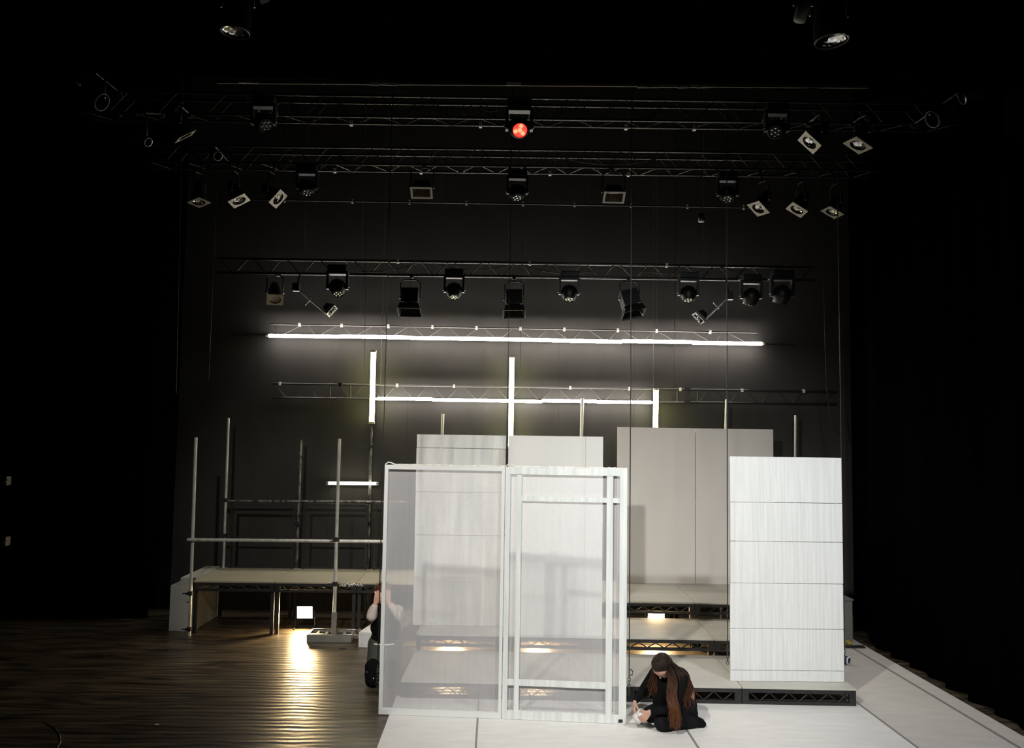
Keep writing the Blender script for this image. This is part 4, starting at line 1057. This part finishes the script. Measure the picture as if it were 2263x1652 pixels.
# tape roll in her hands
ro = w_(-.352, -.205, .130)
tp_ = thing('tape_roll', 'wide white tape roll held in the kneeling person\'s hands', 'tape', ro)
ax = dirv(.55, -.25, .62)
q = MB(); q.lathe(ro - ax * .055, ax, [(0, .038), (0, .054), (.045, .055), (.048, .051), (.058, .051), (.062, .055), (.11, .054), (.11, .038), (0, .038)], 24); q.build('roll', M_box, tp_)
q = MB(); a = PZ(1384, 1597, .012); b = ro - V((.02, .03, .06)); c2 = PZ(1422, 1597, .012)
q.path([a, (a + c2) / 2 + V((0, 0, .004)), c2], .007, 6); q.build('loose_tail', M_tape, tp_)

# ---- the kneeling person behind the gauze, facing the screen with both hands up
O = PZ(848, 1505, 0)
mo = thing('person', 'person in black vest and pale sleeves kneeling half behind the gauze, hands to face', 'person', O)
def m_(x, y, z): return O + V((x, y, z))
hc = m_(-.030, -.03, 1.045)
hq, hf, hu, hs_ = head_caps(hc, (.35, -.9, -.12), (0, -.1, 1), .100)
Hh = m_(.0, .05, .47); NK = m_(.0, .0, .90)
sL, sR = m_(-.135, .0, .84), m_(.15, .0, .84)
eL, eR = m_(-.15, -.13, .80), m_(.185, -.12, .81)
wL, wR = m_(-.105, -.155, .955), m_(.06, -.165, .965)
kL, kR = m_(-.11, -.22, .065), m_(.12, -.20, .065)
aL, aR = m_(-.12, .22, .055), m_(.12, .24, .055)
hl = hand(wL, (.13, .05, .5), (.6, .3, 0), 1, .35, 1.0, .1); hr = hand(wR, (-.10, .03, .5), (-.6, .3, 0), -1, .35, 1.0, .1)
body = list(hq) + [(hc - hu * .06 - hf * .02, .055, NK, .06)] + chain([NK, m_(0, .02, .70), Hh], [.07, .125, .12])
for s, e, w, h_ in ((sL, eL, wL, hl), (sR, eR, wR, hr)): body += chain([s, e, w], [.052, .040, .027]) + h_ + [(s, .05, NK, .06)]
for k, a, x in ((kL, aL, -.09), (kR, aR, .09)): body += chain([Hh + V((x, 0, 0)), k, a], [.095, .062, .042])
soft('body', body, .007, M_skin, mo, 4)
ve = chain([m_(0, .0, .86), m_(0, .01, .71), m_(0, .03, .57), m_(0, .05, .47)], [.11, .155, .140, .145])
ve += [(m_(-.12, 0, .82), .072, m_(.12, 0, .82), .072), (m_(-.06, .03, .64), .125, m_(.06, .03, .64), .125), (m_(-.06, .05, .49), .125, m_(.06, .05, .49), .125)]
soft('vest', ve, .011, M_knit, mo, 5)
sl = []
for s, e, w in ((sL, eL, wL), (sR, eR, wR)): sl += chain([s, e, w.lerp(e, .22)], [.074, .062, .042])
soft('sleeves', sl, .010, M_sleeve, mo, 4)
tr = []
for k, a, x in ((kL, aL, -.08), (kR, aR, .08)): tr += chain([m_(x, .05, .43), k + V((0, 0, .02)), a], [.135, .085, .055])
tr += [(m_(-.06, .05, .41), .13, m_(.06, .05, .41), .13)]
soft('trousers', tr, .012, M_olive, mo, 5)
q = MB(); 
for i in range(28):
    a = 2 * math.pi * i / 28; b = 2 * math.pi * (i + 1) / 28
    q.tube(m_(.19 * math.cos(a), .05 + .155 * math.sin(a), .46), m_(.19 * math.cos(b), .05 + .155 * math.sin(b), .46), .011, 6)
q.build('belt', M_tape, mo, label='pale hem band at the waist')
pd = []
for k in (kL, kR): pd.append([(k + V((-.02, -.02, -.005)), .092, k + V((0, .01, .15)), .098)])
for k in (kL, kR):
    p = soft('knee_pad', [(k + V((0, -.035, .018)), .08, k + V((0, .0, .17)), .092)], .011, M_knit, mo, 4)
    q = MB()
    for z in (.05, .15): q.lathe(k + V((0, .03 + z * .2, z)), (0, -.2, 1), [(0, .098), (.02, .100)], 18)
    q.build('strap', M_black, p); q = MB(); q.ball(k + V((.03, -.10, .06)), .013, 8); q.ball(k + V((-.05, -.09, .13)), .010, 8); q.build('buckle', M_chrome, p)
bo = []
for a in (aL, aR): bo += [(a, .06, a + V((0, .09, -.01)), .045), (a + V((0, .09, 0)), .045, a + V((0, .10, .09)) * 1.0 - V((0, 0, .02)), .04)]
soft('boots', bo, .011, M_black, mo, 4)
cap = [(hc - hf * .034 + hu * .032, .098, hc + hf * .01 + hu * .036, .09), (hc - hf * .06 - hu * .03, .078, hc - hf * .055 - hu * .07, .06)]
hair = soft('hair', cap, .010, M_hairred, mo, 3)
q = MB()
for i in range(280):
    a = random.uniform(0, 6.28); k = random.uniform(.2, 1.2)
    dr_ = (hu * math.cos(k) + (hs_ * math.cos(a) + hf * (math.sin(a) * .7 - .35)) * math.sin(k)).normalized()
    p = hc + hu * .02 - hf * .015 + dr_ * .088; e = p + dr_ * random.uniform(.02, .05) + V((random.gauss(0, .015), random.gauss(0, .015), random.uniform(-.05, .012)))
    q.path([p, p.lerp(e, .5) + dr_ * .008, e], [.0045, .004, .0015], 4)
q.build('tuft', M_hairred, hair)
q = MB()
for s in (-1, 1): q.ball(hc + hf * .085 + hs_ * (s * .032) - hu * .004, .011, 8)
q.build('eye', M_eye, mo)
